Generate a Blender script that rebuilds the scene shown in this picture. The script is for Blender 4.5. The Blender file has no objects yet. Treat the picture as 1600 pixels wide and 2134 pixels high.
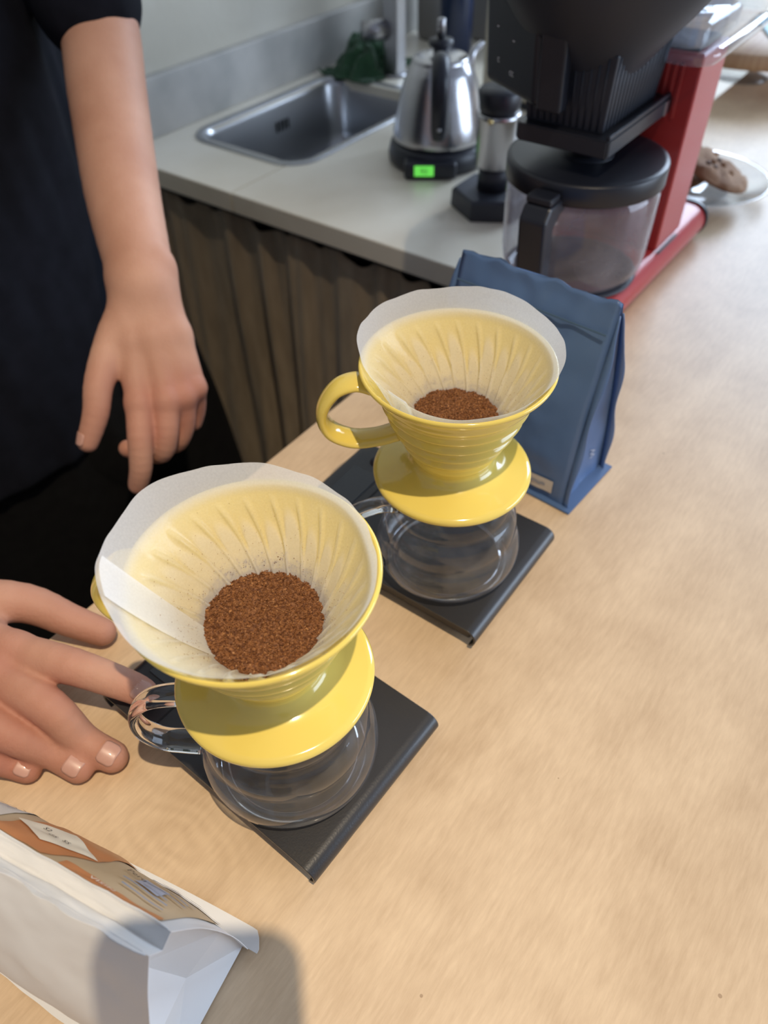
import bpy, bmesh, math, random
import numpy as np
from mathutils import Vector, Matrix, noise
random.seed(7)
SC = bpy.context.scene
COL = SC.collection
PI = math.pi

# ---------------------------------------------------------------- camera
PITCH, ROLL, CAM_H = 0.8095, -0.0325, 0.4565
FW = Vector((0, math.cos(PITCH), -math.sin(PITCH)))
R0 = Vector((1, 0, 0)); U0 = R0.cross(FW)
RT = R0 * math.cos(ROLL) + U0 * math.sin(ROLL)
UP = -R0 * math.sin(ROLL) + U0 * math.cos(ROLL)
cd = bpy.data.cameras.new('camera')
cd.sensor_fit = 'HORIZONTAL'; cd.sensor_width = 36.0; cd.lens = 1551.4 / 1600 * 36.0
cd.clip_start = 0.01; cd.clip_end = 50
cd.dof.use_dof = True; cd.dof.focus_distance = 0.40; cd.dof.aperture_fstop = 9.0
cam = bpy.data.objects.new('camera', cd); COL.objects.link(cam)
M = Matrix((RT, UP, -FW)).transposed().to_4x4(); M.translation = Vector((0, 0, CAM_H))
cam.matrix_world = M
SC.camera = cam

# ---------------------------------------------------------------- light
w = bpy.data.worlds.new('world'); SC.world = w; w.use_nodes = True
bg = w.node_tree.nodes['Background']
bg.inputs[0].default_value = (0.72, 0.80, 1.0, 1); bg.inputs[1].default_value = 0.34


def light(name, kind, loc, energy, color, target=None, **kw):
    l = bpy.data.lights.new(name, kind); l.energy = energy; l.color = color
    for k, v in kw.items(): setattr(l, k, v)
    o = bpy.data.objects.new(name, l); COL.objects.link(o); o.location = loc
    if target is not None:
        o.rotation_euler = (Vector(target) - Vector(loc)).to_track_quat('-Z', 'Y').to_euler()
    return o


light('ceiling_spot', 'SPOT', (0.376, -0.376, 2.2), 168, (1.0, 0.82, 0.58), target=(-0.36, 0.15, 0.0), shadow_soft_size=0.017, spot_size=math.radians(52), spot_blend=1.0)
light('window_daylight', 'AREA', (1.95, 2.75, 0.95), 88, (0.66, 0.80, 1.0), target=(0.7, 1.2, 0.0),
      shape='RECTANGLE', size=1.6, size_y=1.3)
light('side_window_daylight', 'AREA', (3.0, 0.20, 0.55), 54, (0.66, 0.80, 1.0), target=(0.5, 0.85, 0.0),
      shape='RECTANGLE', size=1.8, size_y=1.2)
SC.view_settings.view_transform = 'Standard'; SC.view_settings.look = 'None'
SC.view_settings.exposure = 0.0; SC.view_settings.gamma = 1.0
SC.view_settings.use_curve_mapping = False

# ---------------------------------------------------------------- frames
TH = math.radians(52)
A = Vector((math.cos(TH), math.sin(TH), 0)); B = Vector((math.sin(TH), -math.cos(TH), 0))


def ab(a, b, z): return A * a + B * b + Vector((0, 0, z))


# ---------------------------------------------------------------- materials
def nt(name):
    m = bpy.data.materials.new(name); m.use_nodes = True
    t = m.node_tree
    return m, t.nodes, t.links, t.nodes['Principled BSDF'], t.nodes['Material Output']


def mat(name, col, rough=0.5, metal=0.0, col2=None, nscale=30, bump=0.0, bscale=200, coat=0.0, spec=0.5,
        sss=0.0, aniso=None, stretch=(1, 1, 1), emit=None, estr=0, sheen=0, detail=4, lo=0.35, hi=0.65, coords='Object', bdist=0.0006):
    m, N, L, P, O = nt(name)
    P.inputs['Base Color'].default_value = (*col, 1)
    P.inputs['Roughness'].default_value = rough; P.inputs['Metallic'].default_value = metal
    P.inputs['Coat Weight'].default_value = coat; P.inputs['Specular IOR Level'].default_value = spec
    if coat: P.inputs['Coat Roughness'].default_value = 0.06
    if sheen: P.inputs['Sheen Weight'].default_value = sheen
    if sss:
        P.inputs['Subsurface Weight'].default_value = sss
        P.inputs['Subsurface Radius'].default_value = (0.006, 0.002, 0.001); P.inputs['Subsurface Scale'].default_value = 1.0
    if emit:
        P.inputs['Emission Color'].default_value = (*emit, 1); P.inputs['Emission Strength'].default_value = estr
    tc = N.new('ShaderNodeTexCoord'); mp = N.new('ShaderNodeMapping'); mp.inputs['Scale'].default_value = stretch
    L.new(tc.outputs[coords], mp.inputs[0])
    if col2:
        n = N.new('ShaderNodeTexNoise'); n.inputs['Scale'].default_value = nscale; n.inputs['Detail'].default_value = detail
        L.new(mp.outputs[0], n.inputs['Vector'])
        r = N.new('ShaderNodeValToRGB'); r.color_ramp.elements[0].position = lo; r.color_ramp.elements[1].position = hi
        r.color_ramp.elements[0].color = (*col, 1); r.color_ramp.elements[1].color = (*col2, 1)
        L.new(n.outputs[0], r.inputs[0]); L.new(r.outputs[0], P.inputs['Base Color'])
    if bump:
        n2 = N.new('ShaderNodeTexNoise'); n2.inputs['Scale'].default_value = bscale; n2.inputs['Detail'].default_value = 5
        L.new(mp.outputs[0], n2.inputs['Vector'])
        b = N.new('ShaderNodeBump'); b.inputs['Strength'].default_value = bump; b.inputs['Distance'].default_value = bdist
        L.new(n2.outputs[0], b.inputs['Height']); L.new(b.outputs[0], P.inputs['Normal'])
    return m


def thin_glass(name, tint=(0.95, 0.96, 0.97), edge=(0.62, 0.64, 0.68), milky=0.0, mcol=(0.75, 0.78, 0.85), gloss=1.0, nsc=40):
    m, N, L, P, O = nt(name); N.remove(P)
    lw = N.new('ShaderNodeLayerWeight'); lw.inputs[0].default_value = 0.25
    mixc = N.new('ShaderNodeMix'); mixc.data_type = 'RGBA'
    mixc.inputs[6].default_value = (*tint, 1); mixc.inputs[7].default_value = (*edge, 1)
    L.new(lw.outputs['Facing'], mixc.inputs[0])
    tr = N.new('ShaderNodeBsdfTransparent'); L.new(mixc.outputs[2], tr.inputs[0])
    gl = N.new('ShaderNodeBsdfGlossy'); gl.inputs['Roughness'].default_value = 0.03
    lf = N.new('ShaderNodeLayerWeight'); lf.inputs[0].default_value = 0.5
    pw = N.new('ShaderNodeMath'); pw.operation = 'POWER'; pw.inputs[1].default_value = 4.0; L.new(lf.outputs['Facing'], pw.inputs[0])
    fr = N.new('ShaderNodeMath'); fr.operation = 'MULTIPLY_ADD'; fr.inputs[1].default_value = .85; fr.inputs[2].default_value = .055; L.new(pw.outputs[0], fr.inputs[0])
    mu = N.new('ShaderNodeMath'); mu.operation = 'MULTIPLY'; mu.use_clamp = True; mu.inputs[1].default_value = gloss
    L.new(fr.outputs[0], mu.inputs[0])
    mx = N.new('ShaderNodeMixShader'); L.new(mu.outputs[0], mx.inputs[0]); L.new(tr.outputs[0], mx.inputs[1]); L.new(gl.outputs[0], mx.inputs[2])
    last = mx
    if milky:
        df = N.new('ShaderNodeBsdfDiffuse'); df.inputs[0].default_value = (*mcol, 1)
        tl = N.new('ShaderNodeBsdfTranslucent'); tl.inputs[0].default_value = (*mcol, 1)
        a = N.new('ShaderNodeMixShader'); L.new(df.outputs[0], a.inputs[1]); L.new(tl.outputs[0], a.inputs[2])
        n = N.new('ShaderNodeTexNoise'); n.inputs['Scale'].default_value = nsc; n.inputs['Detail'].default_value = 6
        tc = N.new('ShaderNodeTexCoord'); L.new(tc.outputs['Object'], n.inputs['Vector'])
        mr = N.new('ShaderNodeMapRange'); mr.inputs[1].default_value = .35; mr.inputs[2].default_value = .7
        mr.inputs[3].default_value = milky * .3; mr.inputs[4].default_value = milky * 1.4
        L.new(n.outputs[0], mr.inputs[0])
        m2 = N.new('ShaderNodeMixShader'); L.new(mr.outputs[0], m2.inputs[0]); L.new(mx.outputs[0], m2.inputs[1]); L.new(a.outputs[0], m2.inputs[2])
        last = m2
    L.new(last.outputs[0], O.inputs[0])
    return m


def solid_glass(name, col=(1, 1, 1), rough=0.0, ior=1.47):
    m, N, L, P, O = nt(name)
    P.inputs['Base Color'].default_value = (*col, 1); P.inputs['Roughness'].default_value = rough
    P.inputs['Transmission Weight'].default_value = 1.0; P.inputs['IOR'].default_value = ior
    return m


def wood_bar():
    m, N, L, P, O = nt('birch_plywood')
    tc = N.new('ShaderNodeTexCoord')
    mp = N.new('ShaderNodeMapping'); mp.inputs['Scale'].default_value = (1.0, 5.0, 1)
    mp.inputs['Location'].default_value = (0.31, 0.9, 0)
    L.new(tc.outputs['Object'], mp.inputs[0])
    # big cathedral swirls
    n1 = N.new('ShaderNodeTexNoise'); n1.inputs['Scale'].default_value = 2.2; n1.inputs['Detail'].default_value = 1.5
    n1.inputs['Distortion'].default_value = 0.6; L.new(mp.outputs[0], n1.inputs['Vector'])
    mul = N.new('ShaderNodeMath'); mul.operation = 'MULTIPLY'; mul.inputs[1].default_value = 16; L.new(n1.outputs[0], mul.inputs[0])
    sn = N.new('ShaderNodeMath'); sn.operation = 'SINE'; L.new(mul.outputs[0], sn.inputs[0])
    mr = N.new('ShaderNodeMapRange'); mr.inputs[1].default_value = -1; mr.inputs[2].default_value = 1; L.new(sn.outputs[0], mr.inputs[0])
    # fine fibre
    mp2 = N.new('ShaderNodeMapping'); mp2.inputs['Scale'].default_value = (55, 330, 60); L.new(tc.outputs['Object'], mp2.inputs[0])
    n2 = N.new('ShaderNodeTexNoise'); n2.inputs['Scale'].default_value = 1; n2.inputs['Detail'].default_value = 5; n2.inputs['Roughness'].default_value = .65
    L.new(mp2.outputs[0], n2.inputs['Vector'])
    n3 = N.new('ShaderNodeTexNoise'); n3.inputs['Scale'].default_value = 22; n3.inputs['Detail'].default_value = 5; L.new(tc.outputs['Object'], n3.inputs['Vector'])
    # one oval swirl in the veneer near the white bag
    mpk = N.new('ShaderNodeMapping'); mpk.inputs['Location'].default_value = (-.050, -.205, 0); L.new(tc.outputs['Object'], mpk.inputs[0])
    nk = N.new('ShaderNodeTexNoise'); nk.inputs['Scale'].default_value = 14; nk.inputs['Detail'].default_value = 2; L.new(tc.outputs['Object'], nk.inputs['Vector'])
    vs = N.new('ShaderNodeVectorMath'); vs.operation = 'MULTIPLY'; vs.inputs[1].default_value = (1.0, .50, 0); L.new(mpk.outputs[0], vs.inputs[0])
    ln = N.new('ShaderNodeVectorMath'); ln.operation = 'LENGTH'; L.new(vs.outputs[0], ln.inputs[0])
    ka = N.new('ShaderNodeMath'); ka.operation = 'MULTIPLY_ADD'; ka.inputs[1].default_value = .060; L.new(nk.outputs[0], ka.inputs[0]); L.new(ln.outputs['Value'], ka.inputs[2])
    km = N.new('ShaderNodeMath'); km.operation = 'MULTIPLY'; km.inputs[1].default_value = 520; L.new(ka.outputs[0], km.inputs[0])
    ks = N.new('ShaderNodeMath'); ks.operation = 'SINE'; L.new(km.outputs[0], ks.inputs[0])
    kf = N.new('ShaderNodeMapRange'); kf.inputs[1].default_value = .004; kf.inputs[2].default_value = .055; kf.inputs[3].default_value = .085; kf.inputs[4].default_value = 0
    L.new(ln.outputs['Value'], kf.inputs[0])
    kk = N.new('ShaderNodeMath'); kk.operation = 'MULTIPLY'; L.new(ks.outputs[0], kk.inputs[0]); L.new(kf.outputs[0], kk.inputs[1])
    r = N.new('ShaderNodeValToRGB')
    r.color_ramp.elements[0].position = 0.0; r.color_ramp.elements[0].color = (0.47, 0.32, 0.19, 1)
    r.color_ramp.elements[1].position = 1.0; r.color_ramp.elements[1].color = (0.83, 0.64, 0.43, 1)
    s1 = N.new('ShaderNodeMath'); s1.operation = 'MULTIPLY'; s1.inputs[1].default_value = .16; L.new(mr.outputs[0], s1.inputs[0])
    s2 = N.new('ShaderNodeMath'); s2.operation = 'MULTIPLY_ADD'; s2.inputs[1].default_value = .75; L.new(n2.outputs[0], s2.inputs[0]); L.new(s1.outputs[0], s2.inputs[2])
    s3 = N.new('ShaderNodeMath'); s3.operation = 'MULTIPLY_ADD'; s3.inputs[1].default_value = .7; L.new(n3.outputs[0], s3.inputs[0]); L.new(s2.outputs[0], s3.inputs[2])
    s4 = N.new('ShaderNodeMath'); s4.operation = 'SUBTRACT'; s4.inputs[1].default_value = .30; L.new(s3.outputs[0], s4.inputs[0])
    s5 = N.new('ShaderNodeMath'); s5.operation = 'ADD'; L.new(s4.outputs[0], s5.inputs[0]); L.new(kk.outputs[0], s5.inputs[1])
    L.new(s5.outputs[0], r.inputs[0])
    # small dark pits
    v = N.new('ShaderNodeTexVoronoi'); v.inputs['Scale'].default_value = 26; L.new(tc.outputs['Object'], v.inputs['Vector'])
    lt = N.new('ShaderNodeMath'); lt.operation = 'LESS_THAN'; lt.inputs[1].default_value = 0.028; L.new(v.outputs['Distance'], lt.inputs[0])
    sf = N.new('ShaderNodeMath'); sf.operation = 'MULTIPLY'; sf.inputs[1].default_value = .55; L.new(lt.outputs[0], sf.inputs[0])
    mx = N.new('ShaderNodeMix'); mx.data_type = 'RGBA'; L.new(sf.outputs[0], mx.inputs[0]); L.new(r.outputs[0], mx.inputs[6])
    mx.inputs[7].default_value = (0.22, 0.12, 0.06, 1)
    L.new(mx.outputs[2], P.inputs['Base Color'])
    P.inputs['Roughness'].default_value = 0.42; P.inputs['Specular IOR Level'].default_value = 0.5
    b = N.new('ShaderNodeBump'); b.inputs['Strength'].default_value = .25; b.inputs['Distance'].default_value = .0004
    L.new(s2.outputs[0], b.inputs['Height']); L.new(b.outputs[0], P.inputs['Normal'])
    return m


def paper_mat(name):
    m, N, L, P, O = nt(name); N.remove(P)
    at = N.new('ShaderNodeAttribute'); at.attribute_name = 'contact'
    tc = N.new('ShaderNodeTexCoord')
    n = N.new('ShaderNodeTexNoise'); n.inputs['Scale'].default_value = 900; n.inputs['Detail'].default_value = 5
    L.new(tc.outputs['Object'], n.inputs['Vector'])
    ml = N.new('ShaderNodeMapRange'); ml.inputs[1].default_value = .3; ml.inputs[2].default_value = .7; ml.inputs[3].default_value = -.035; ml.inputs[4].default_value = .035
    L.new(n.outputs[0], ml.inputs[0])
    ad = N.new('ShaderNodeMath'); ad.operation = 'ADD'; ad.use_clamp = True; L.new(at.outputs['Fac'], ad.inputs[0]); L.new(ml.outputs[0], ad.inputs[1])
    b = N.new('ShaderNodeBump'); b.inputs['Strength'].default_value = .35; b.inputs['Distance'].default_value = .0003; L.new(n.outputs[0], b.inputs['Height'])
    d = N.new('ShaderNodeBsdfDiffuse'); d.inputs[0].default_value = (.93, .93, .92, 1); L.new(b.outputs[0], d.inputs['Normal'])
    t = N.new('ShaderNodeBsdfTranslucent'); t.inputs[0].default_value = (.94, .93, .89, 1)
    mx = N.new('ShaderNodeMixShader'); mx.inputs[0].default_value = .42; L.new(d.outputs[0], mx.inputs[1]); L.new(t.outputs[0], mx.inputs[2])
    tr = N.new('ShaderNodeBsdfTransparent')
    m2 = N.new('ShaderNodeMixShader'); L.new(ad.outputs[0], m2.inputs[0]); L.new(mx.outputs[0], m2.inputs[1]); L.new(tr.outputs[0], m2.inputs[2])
    L.new(m2.outputs[0], O.inputs[0])
    return m


YELLOW = mat('yellow_glaze', (0.80, 0.62, 0.13), rough=.14, coat=.4, col2=(0.83, 0.66, 0.16), nscale=12)
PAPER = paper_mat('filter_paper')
BLACK_MET = mat('black_scale_coating', (0.018, 0.018, 0.02), rough=.38, bump=.15, bscale=900, col2=(0.03, 0.03, 0.033), nscale=8, coat=.15)
BLACK_PL = mat('black_plastic', (0.012, 0.014, 0.022), rough=.38, bump=.1, bscale=600)
BLACK_MATT = mat('black_matt_plastic', (0.020, 0.023, 0.034), rough=.5, bump=.15, bscale=500)
RUBBER = mat('dark_rubber', (0.01, 0.01, 0.01), rough=.7)
LCD = mat('lcd_window', (0.05, 0.055, 0.06), rough=.15)
GLASS = thin_glass('server_glass', milky=.12, mcol=(.60, .57, .55), edge=(.50, .51, .54))
CARAFE_G = thin_glass('carafe_glass', milky=.30, mcol=(.72, .66, .68), edge=(.7, .72, .78), nsc=14)
CLEAR = thin_glass('clear_plastic', tint=(.93, .96, .98), edge=(.65, .75, .85), milky=.12, mcol=(.7, .82, .95), gloss=1.5, nsc=9)
HGLASS = solid_glass('glass_rod')
RED = mat('red_enamel', (0.42, 0.035, 0.035), rough=.38, coat=.2, bump=.05, bscale=800)
STEEL = mat('brushed_steel', (0.48, 0.48, 0.50), rough=.24, metal=1, bump=.08, bscale=500, stretch=(1, 1, 6))
SINKM = mat('sink_steel', (0.42, 0.43, 0.45), rough=.30, metal=1, bump=.1, bscale=300)
CHROME = mat('satin_chrome', (0.42, 0.42, 0.44), rough=.32, metal=1)
MARBLE = mat('worn_marble', (0.74, 0.68, 0.55), col2=(0.84, 0.79, 0.67), nscale=5, rough=.32, detail=6, bump=.1, bscale=80)
MARBLE2 = mat('grey_marble_splash', (0.36, 0.355, 0.33), col2=(0.52, 0.50, 0.46), nscale=9, rough=.5, detail=7)
PLASTER = mat('stained_plaster', (0.50, 0.465, 0.38), col2=(0.58, 0.55, 0.47), nscale=4, rough=.8, detail=7, bump=.4, bscale=60, bdist=.002)
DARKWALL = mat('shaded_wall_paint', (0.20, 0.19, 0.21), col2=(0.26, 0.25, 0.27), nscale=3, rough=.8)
CURTAIN = mat('linen_curtain', (0.34, 0.265, 0.18), col2=(0.43, 0.34, 0.235), nscale=60, rough=.9, bump=.5, bscale=1200, stretch=(1, 1, .2), sheen=.2)
FLOORM = mat('dark_floor', (0.004, 0.004, 0.004), col2=(0.006, 0.006, 0.006), nscale=6, rough=.95, spec=.1)
def skin_mat():
    m = mat('skin', (0.47, 0.245, 0.165), rough=.6, spec=.32, sss=.10, bump=.5, bscale=420, col2=(0.56, 0.315, 0.22), nscale=16, detail=6, bdist=.0006)
    N, L = m.node_tree.nodes, m.node_tree.links; P = N['Principled BSDF']
    src = P.inputs['Base Color'].links[0].from_socket
    at = N.new('ShaderNodeAttribute'); at.attribute_name = 'flush'
    mu = N.new('ShaderNodeMath'); mu.operation = 'MULTIPLY'; mu.inputs[1].default_value = .6; L.new(at.outputs['Fac'], mu.inputs[0])
    mx = N.new('ShaderNodeMix'); mx.data_type = 'RGBA'; L.new(mu.outputs[0], mx.inputs[0]); L.new(src, mx.inputs[6]); mx.inputs[7].default_value = (0.43, 0.155, 0.11, 1)
    L.new(mx.outputs[2], P.inputs['Base Color']); return m


SKIN = skin_mat()
NAIL = mat('fingernail', (0.52, 0.28, 0.215), rough=.38, coat=.15, col2=(0.58, 0.34, 0.27), nscale=80)
TSHIRT = mat('black_cotton', (0.0045, 0.0055, 0.010), col2=(0.007, 0.008, 0.014), nscale=40, rough=.95, spec=.2, bump=.4, bscale=1500)
TROUSER = mat('black_denim', (0.004, 0.004, 0.0045), col2=(0.006, 0.006, 0.0065), nscale=60, rough=.95, spec=.2, bump=.4, bscale=1200)
BLUEBAG = mat('matt_blue_foil', (0.080, 0.150, 0.310), col2=(0.095, 0.17, 0.345), nscale=12, rough=.42, bump=.2, bscale=60, bdist=.001)
WHITEBAG = mat('matt_white_foil', (0.70, 0.70, 0.70), col2=(0.76, 0.76, 0.76), nscale=8, rough=.45, bump=.25, bscale=45, bdist=.001)
LABELW = mat('label_paper', (0.62, 0.57, 0.52), rough=.6, col2=(0.66, 0.62, 0.57), nscale=50)
KRAFT = mat('label_kraft', (0.50, 0.38, 0.24), rough=.45, col2=(0.54, 0.42, 0.28), nscale=30)
ORANGE = mat('label_orange', (0.52, 0.21, 0.085), rough=.42, col2=(0.58, 0.26, 0.11), nscale=15)
CREAM = mat('label_cream', (0.80, 0.73, 0.60), rough=.5)
SMEARBLUE = mat('blue_lens_smear', (0.36, 0.40, 0.52), rough=.5)  # bluish lens smear as a flat colour, not print
INK = mat('black_ink', (0.03, 0.025, 0.03), rough=.5)
INKW = mat('white_ink', (0.85, 0.82, 0.78), rough=.5)
GREYINK = mat('grey_print', (0.30, 0.33, 0.42), rough=.5)
COFFEE = mat('ground_coffee', (0.12, 0.040, 0.012), col2=(0.30, 0.125, 0.042), nscale=700, rough=.65, bump=.6, bscale=1500, coords='Object')
COFFEE2 = mat('light_chaff', (0.42, 0.20, 0.075), rough=.6)
COOKIE = mat('cookie_dough', (0.20, 0.10, 0.050), col2=(0.36, 0.215, 0.125), nscale=30, rough=.85, bump=.8, bscale=120, bdist=.003)
BOARD = mat('oak_board', (0.42, 0.24, 0.13), col2=(0.55, 0.36, 0.21), nscale=14, rough=.5, stretch=(1, 8, 1))
GREEN = mat('green_cloth', (0.018, 0.060, 0.026), col2=(0.028, 0.085, 0.036), nscale=40, rough=.95, bump=.5, bscale=700, sheen=.2)
LCDG = mat('green_display', (0.1, 0.5, 0.05), rough=.3, emit=(0.16, 0.80, 0.10), estr=.75)
BEIGE = mat('beige_enamel', (0.46, 0.42, 0.33), rough=.5, bump=.05)
NAVY = mat('navy_glass', (0.02, 0.03, 0.07), rough=.25)
BROWNW = mat('dark_wood_handle', (0.12, 0.06, 0.035), rough=.6)
PALEBLUE = mat('pale_blue_paper', (0.45, 0.68, 0.76), rough=.6)
GREYC = mat('grey_crumple', (0.25, 0.27, 0.31), rough=.8)
LEAF = mat('dry_leaf', (0.10, 0.10, 0.05), rough=.8)
PHONE = mat('phone_shell', (0.02, 0.02, 0.022), rough=.3)

# ---------------------------------------------------------------- helpers
def link(name, me, m, parent=None, smooth=True):
    if m is not None:
        me.materials.clear(); me.materials.append(m)
    if smooth:
        for p in me.polygons: p.use_smooth = True
    o = bpy.data.objects.new(name, me); COL.objects.link(o)
    if parent: o.parent = parent
    return o


def mesh(name, verts, faces, m, parent=None, smooth=True):
    me = bpy.data.meshes.new(name); me.from_pydata([tuple(v) for v in verts], [], faces)
    bm = bmesh.new(); bm.from_mesh(me); bmesh.ops.recalc_face_normals(bm, faces=bm.faces); bm.to_mesh(me); bm.free()
    me.update()
    return link(name, me, m, parent, smooth)


def tag(o, label, cat, group=None, kind=None):
    o['label'] = label; o['category'] = cat
    if group: o['group'] = group
    if kind: o['kind'] = kind
    return o


def thing(name, label, cat, loc=(0, 0, 0), rz=0.0, group=None):
    o = bpy.data.objects.new(name, None); COL.objects.link(o); o.empty_display_size = .02
    o.location = loc; o.rotation_euler = (0, 0, rz)
    return tag(o, label, cat, group)


def loft(rings, close=True, cap=True):
    V = []; F = []; n = len(rings[0])
    for r in rings: V += [tuple(p) for p in r]
    for i in range(len(rings) - 1):
        for j in range(n if close else n - 1):
            k = (j + 1) % n
            F.append((i * n + j, i * n + k, (i + 1) * n + k, (i + 1) * n + j))
    if cap and close:
        F.append(tuple(reversed(range(n)))); F.append(tuple((len(rings) - 1) * n + j for j in range(n)))
    return V, F


def lathe(name, prof, m, parent=None, seg=96, c=(0, 0, 0), closed=False, smooth=True):
    pts = list(prof)
    if closed: pts.append(pts[0])
    V = []; F = []
    for r, z in pts:
        for j in range(seg):
            t = 2 * PI * j / seg; V.append((c[0] + r * math.cos(t), c[1] + r * math.sin(t), c[2] + z))
    for i in range(len(pts) - 1):
        for j in range(seg):
            k = (j + 1) % seg; F.append((i * seg + j, i * seg + k, (i + 1) * seg + k, (i + 1) * seg + j))
    me = bpy.data.meshes.new(name); me.from_pydata(V, [], F)
    bm = bmesh.new(); bm.from_mesh(me); bmesh.ops.remove_doubles(bm, verts=bm.verts, dist=1e-6)
    bmesh.ops.recalc_face_normals(bm, faces=bm.faces); bm.to_mesh(me); bm.free()
    return link(name, me, m, parent, smooth)


def smoothpath(pts, n=8):
    P = [Vector(p) for p in pts]; out = []
    for i in range(len(P) - 1):
        p0 = P[max(i - 1, 0)]; p1 = P[i]; p2 = P[i + 1]; p3 = P[min(i + 2, len(P) - 1)]
        for k in range(n):
            t = k / n
            out.append(.5 * ((2 * p1) + (-p0 + p2) * t + (2 * p0 - 5 * p1 + 4 * p2 - p3) * t * t + (-p0 + 3 * p1 - 3 * p2 + p3) * t ** 3))
    out.append(P[-1]); return out


def tube(name, pts, rad, m, parent=None, seg=16, n=8, flat=1.0, nrm=None, raw=False):
    """swept tube; flat scales the cross-section along the frame's second axis"""
    path = smoothpath(pts, n) if n > 1 else [Vector(p) for p in pts]
    rs = rad if isinstance(rad, (list, tuple)) else [rad] * len(pts)
    K = len(path); rings = []
    u = Vector(nrm) if nrm else None
    for i, p in enumerate(path):
        t = (path[min(i + 1, K - 1)] - path[max(i - 1, 0)]).normalized()
        if u is None: u = t.orthogonal().normalized()
        u = (u - t * u.dot(t)).normalized(); v = t.cross(u)
        f = i / (K - 1) * (len(rs) - 1); a = int(min(f, len(rs) - 2)) if len(rs) > 1 else 0
        r = rs[a] + (rs[min(a + 1, len(rs) - 1)] - rs[a]) * (f - a)
        rings.append([p + u * r * math.cos(2 * PI * j / seg) + v * r * flat * math.sin(2 * PI * j / seg) for j in range(seg)])
    V, F = loft(rings)
    if raw: return V, F
    return mesh(name, V, F, m, parent)


def rbox(name, size, m, parent=None, c=(0, 0, 0), bev=.003, seg=3, rot=None, taper=None):
    bm = bmesh.new(); bmesh.ops.create_cube(bm, size=1)
    for v in bm.verts:
        v.co = Vector((v.co.x * size[0], v.co.y * size[1], v.co.z * size[2]))
        if taper and v.co.z > 0: v.co.x *= taper[0]; v.co.y *= taper[1]
    if bev: bmesh.ops.bevel(bm, geom=bm.edges[:], offset=bev, segments=seg, affect='EDGES', profile=.5)
    Mx = Matrix.Translation(c) @ (rot.to_4x4() if rot else Matrix.Identity(4))
    bm.transform(Mx)
    me = bpy.data.meshes.new(name); bm.to_mesh(me); bm.free()
    o = link(name, me, m, parent, False)
    return o


def rrect(cx, cy, w, h, r, z, n=6):
    pts = []
    for (sx, sy, a0) in ((1, 1, 0), (-1, 1, PI / 2), (-1, -1, PI), (1, -1, 3 * PI / 2)):
        for k in range(n + 1):
            a = a0 + PI / 2 * k / n
            pts.append((cx + sx * (w / 2 - r) + r * math.cos(a), cy + sy * (h / 2 - r) + r * math.sin(a), z))
    return pts


def prism(name, poly, z0, z1, m, parent=None, bev=0.0):
    bm = bmesh.new(); vs = [bm.verts.new((p[0], p[1], z0)) for p in poly]; f = bm.faces.new(vs)
    r = bmesh.ops.extrude_face_region(bm, geom=[f])
    for v in [g for g in r['geom'] if isinstance(g, bmesh.types.BMVert)]: v.co.z = z1
    bmesh.ops.recalc_face_normals(bm, faces=bm.faces)
    if bev: bmesh.ops.bevel(bm, geom=bm.edges[:], offset=bev, segments=2, affect='EDGES')
    me = bpy.data.meshes.new(name); bm.to_mesh(me); bm.free()
    return link(name, me, m, parent, False)


def text_mesh(name, s, size, m, parent, fn, align='CENTER'):
    cu = bpy.data.curves.new(name, 'FONT'); cu.body = s; cu.size = size; cu.align_x = align; cu.resolution_u = 2
    o = bpy.data.objects.new(name, cu); COL.objects.link(o)
    dg = bpy.context.evaluated_depsgraph_get(); me = bpy.data.meshes.new_from_object(o.evaluated_get(dg))
    bpy.data.objects.remove(o); bpy.data.curves.remove(cu)
    for v in me.vertices: v.co = Vector(fn(v.co.x, v.co.y))
    me.name = name
    return link(name, me, m, parent, False)


def rcone(p1, r1, p2, r2, seg=20):
    p1 = Vector(p1); p2 = Vector(p2); t = (p2 - p1); Ln = t.length; t.normalize()
    u = t.orthogonal().normalized(); v = t.cross(u); rings = []
    for k in range(6):
        a = PI / 2 * (1 - k / 5); rings.append((p1 - t * r1 * math.sin(a), max(r1 * math.cos(a), 1e-5)))
    for k in range(6):
        a = PI / 2 * k / 5; rings.append((p2 + t * r2 * math.sin(a), max(r2 * math.cos(a), 1e-5)))
    R = [[c + u * r * math.cos(2 * PI * j / seg) + v * r * math.sin(2 * PI * j / seg) for j in range(seg)] for c, r in rings]
    return loft(R)


def ellipsoid(c, rad, rot=None, seg=24):
    rings = []
    for i in range(13):
        a = -PI / 2 + PI * i / 12
        ring = []
        for j in range(seg):
            t = 2 * PI * j / seg
            p = Vector((max(math.cos(a), 1e-4) * math.cos(t) * rad[0], max(math.cos(a), 1e-4) * math.sin(t) * rad[1], math.sin(a) * rad[2]))
            if rot: p = rot @ p
            ring.append(Vector(c) + p)
        rings.append(ring)
    return loft(rings)


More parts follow.
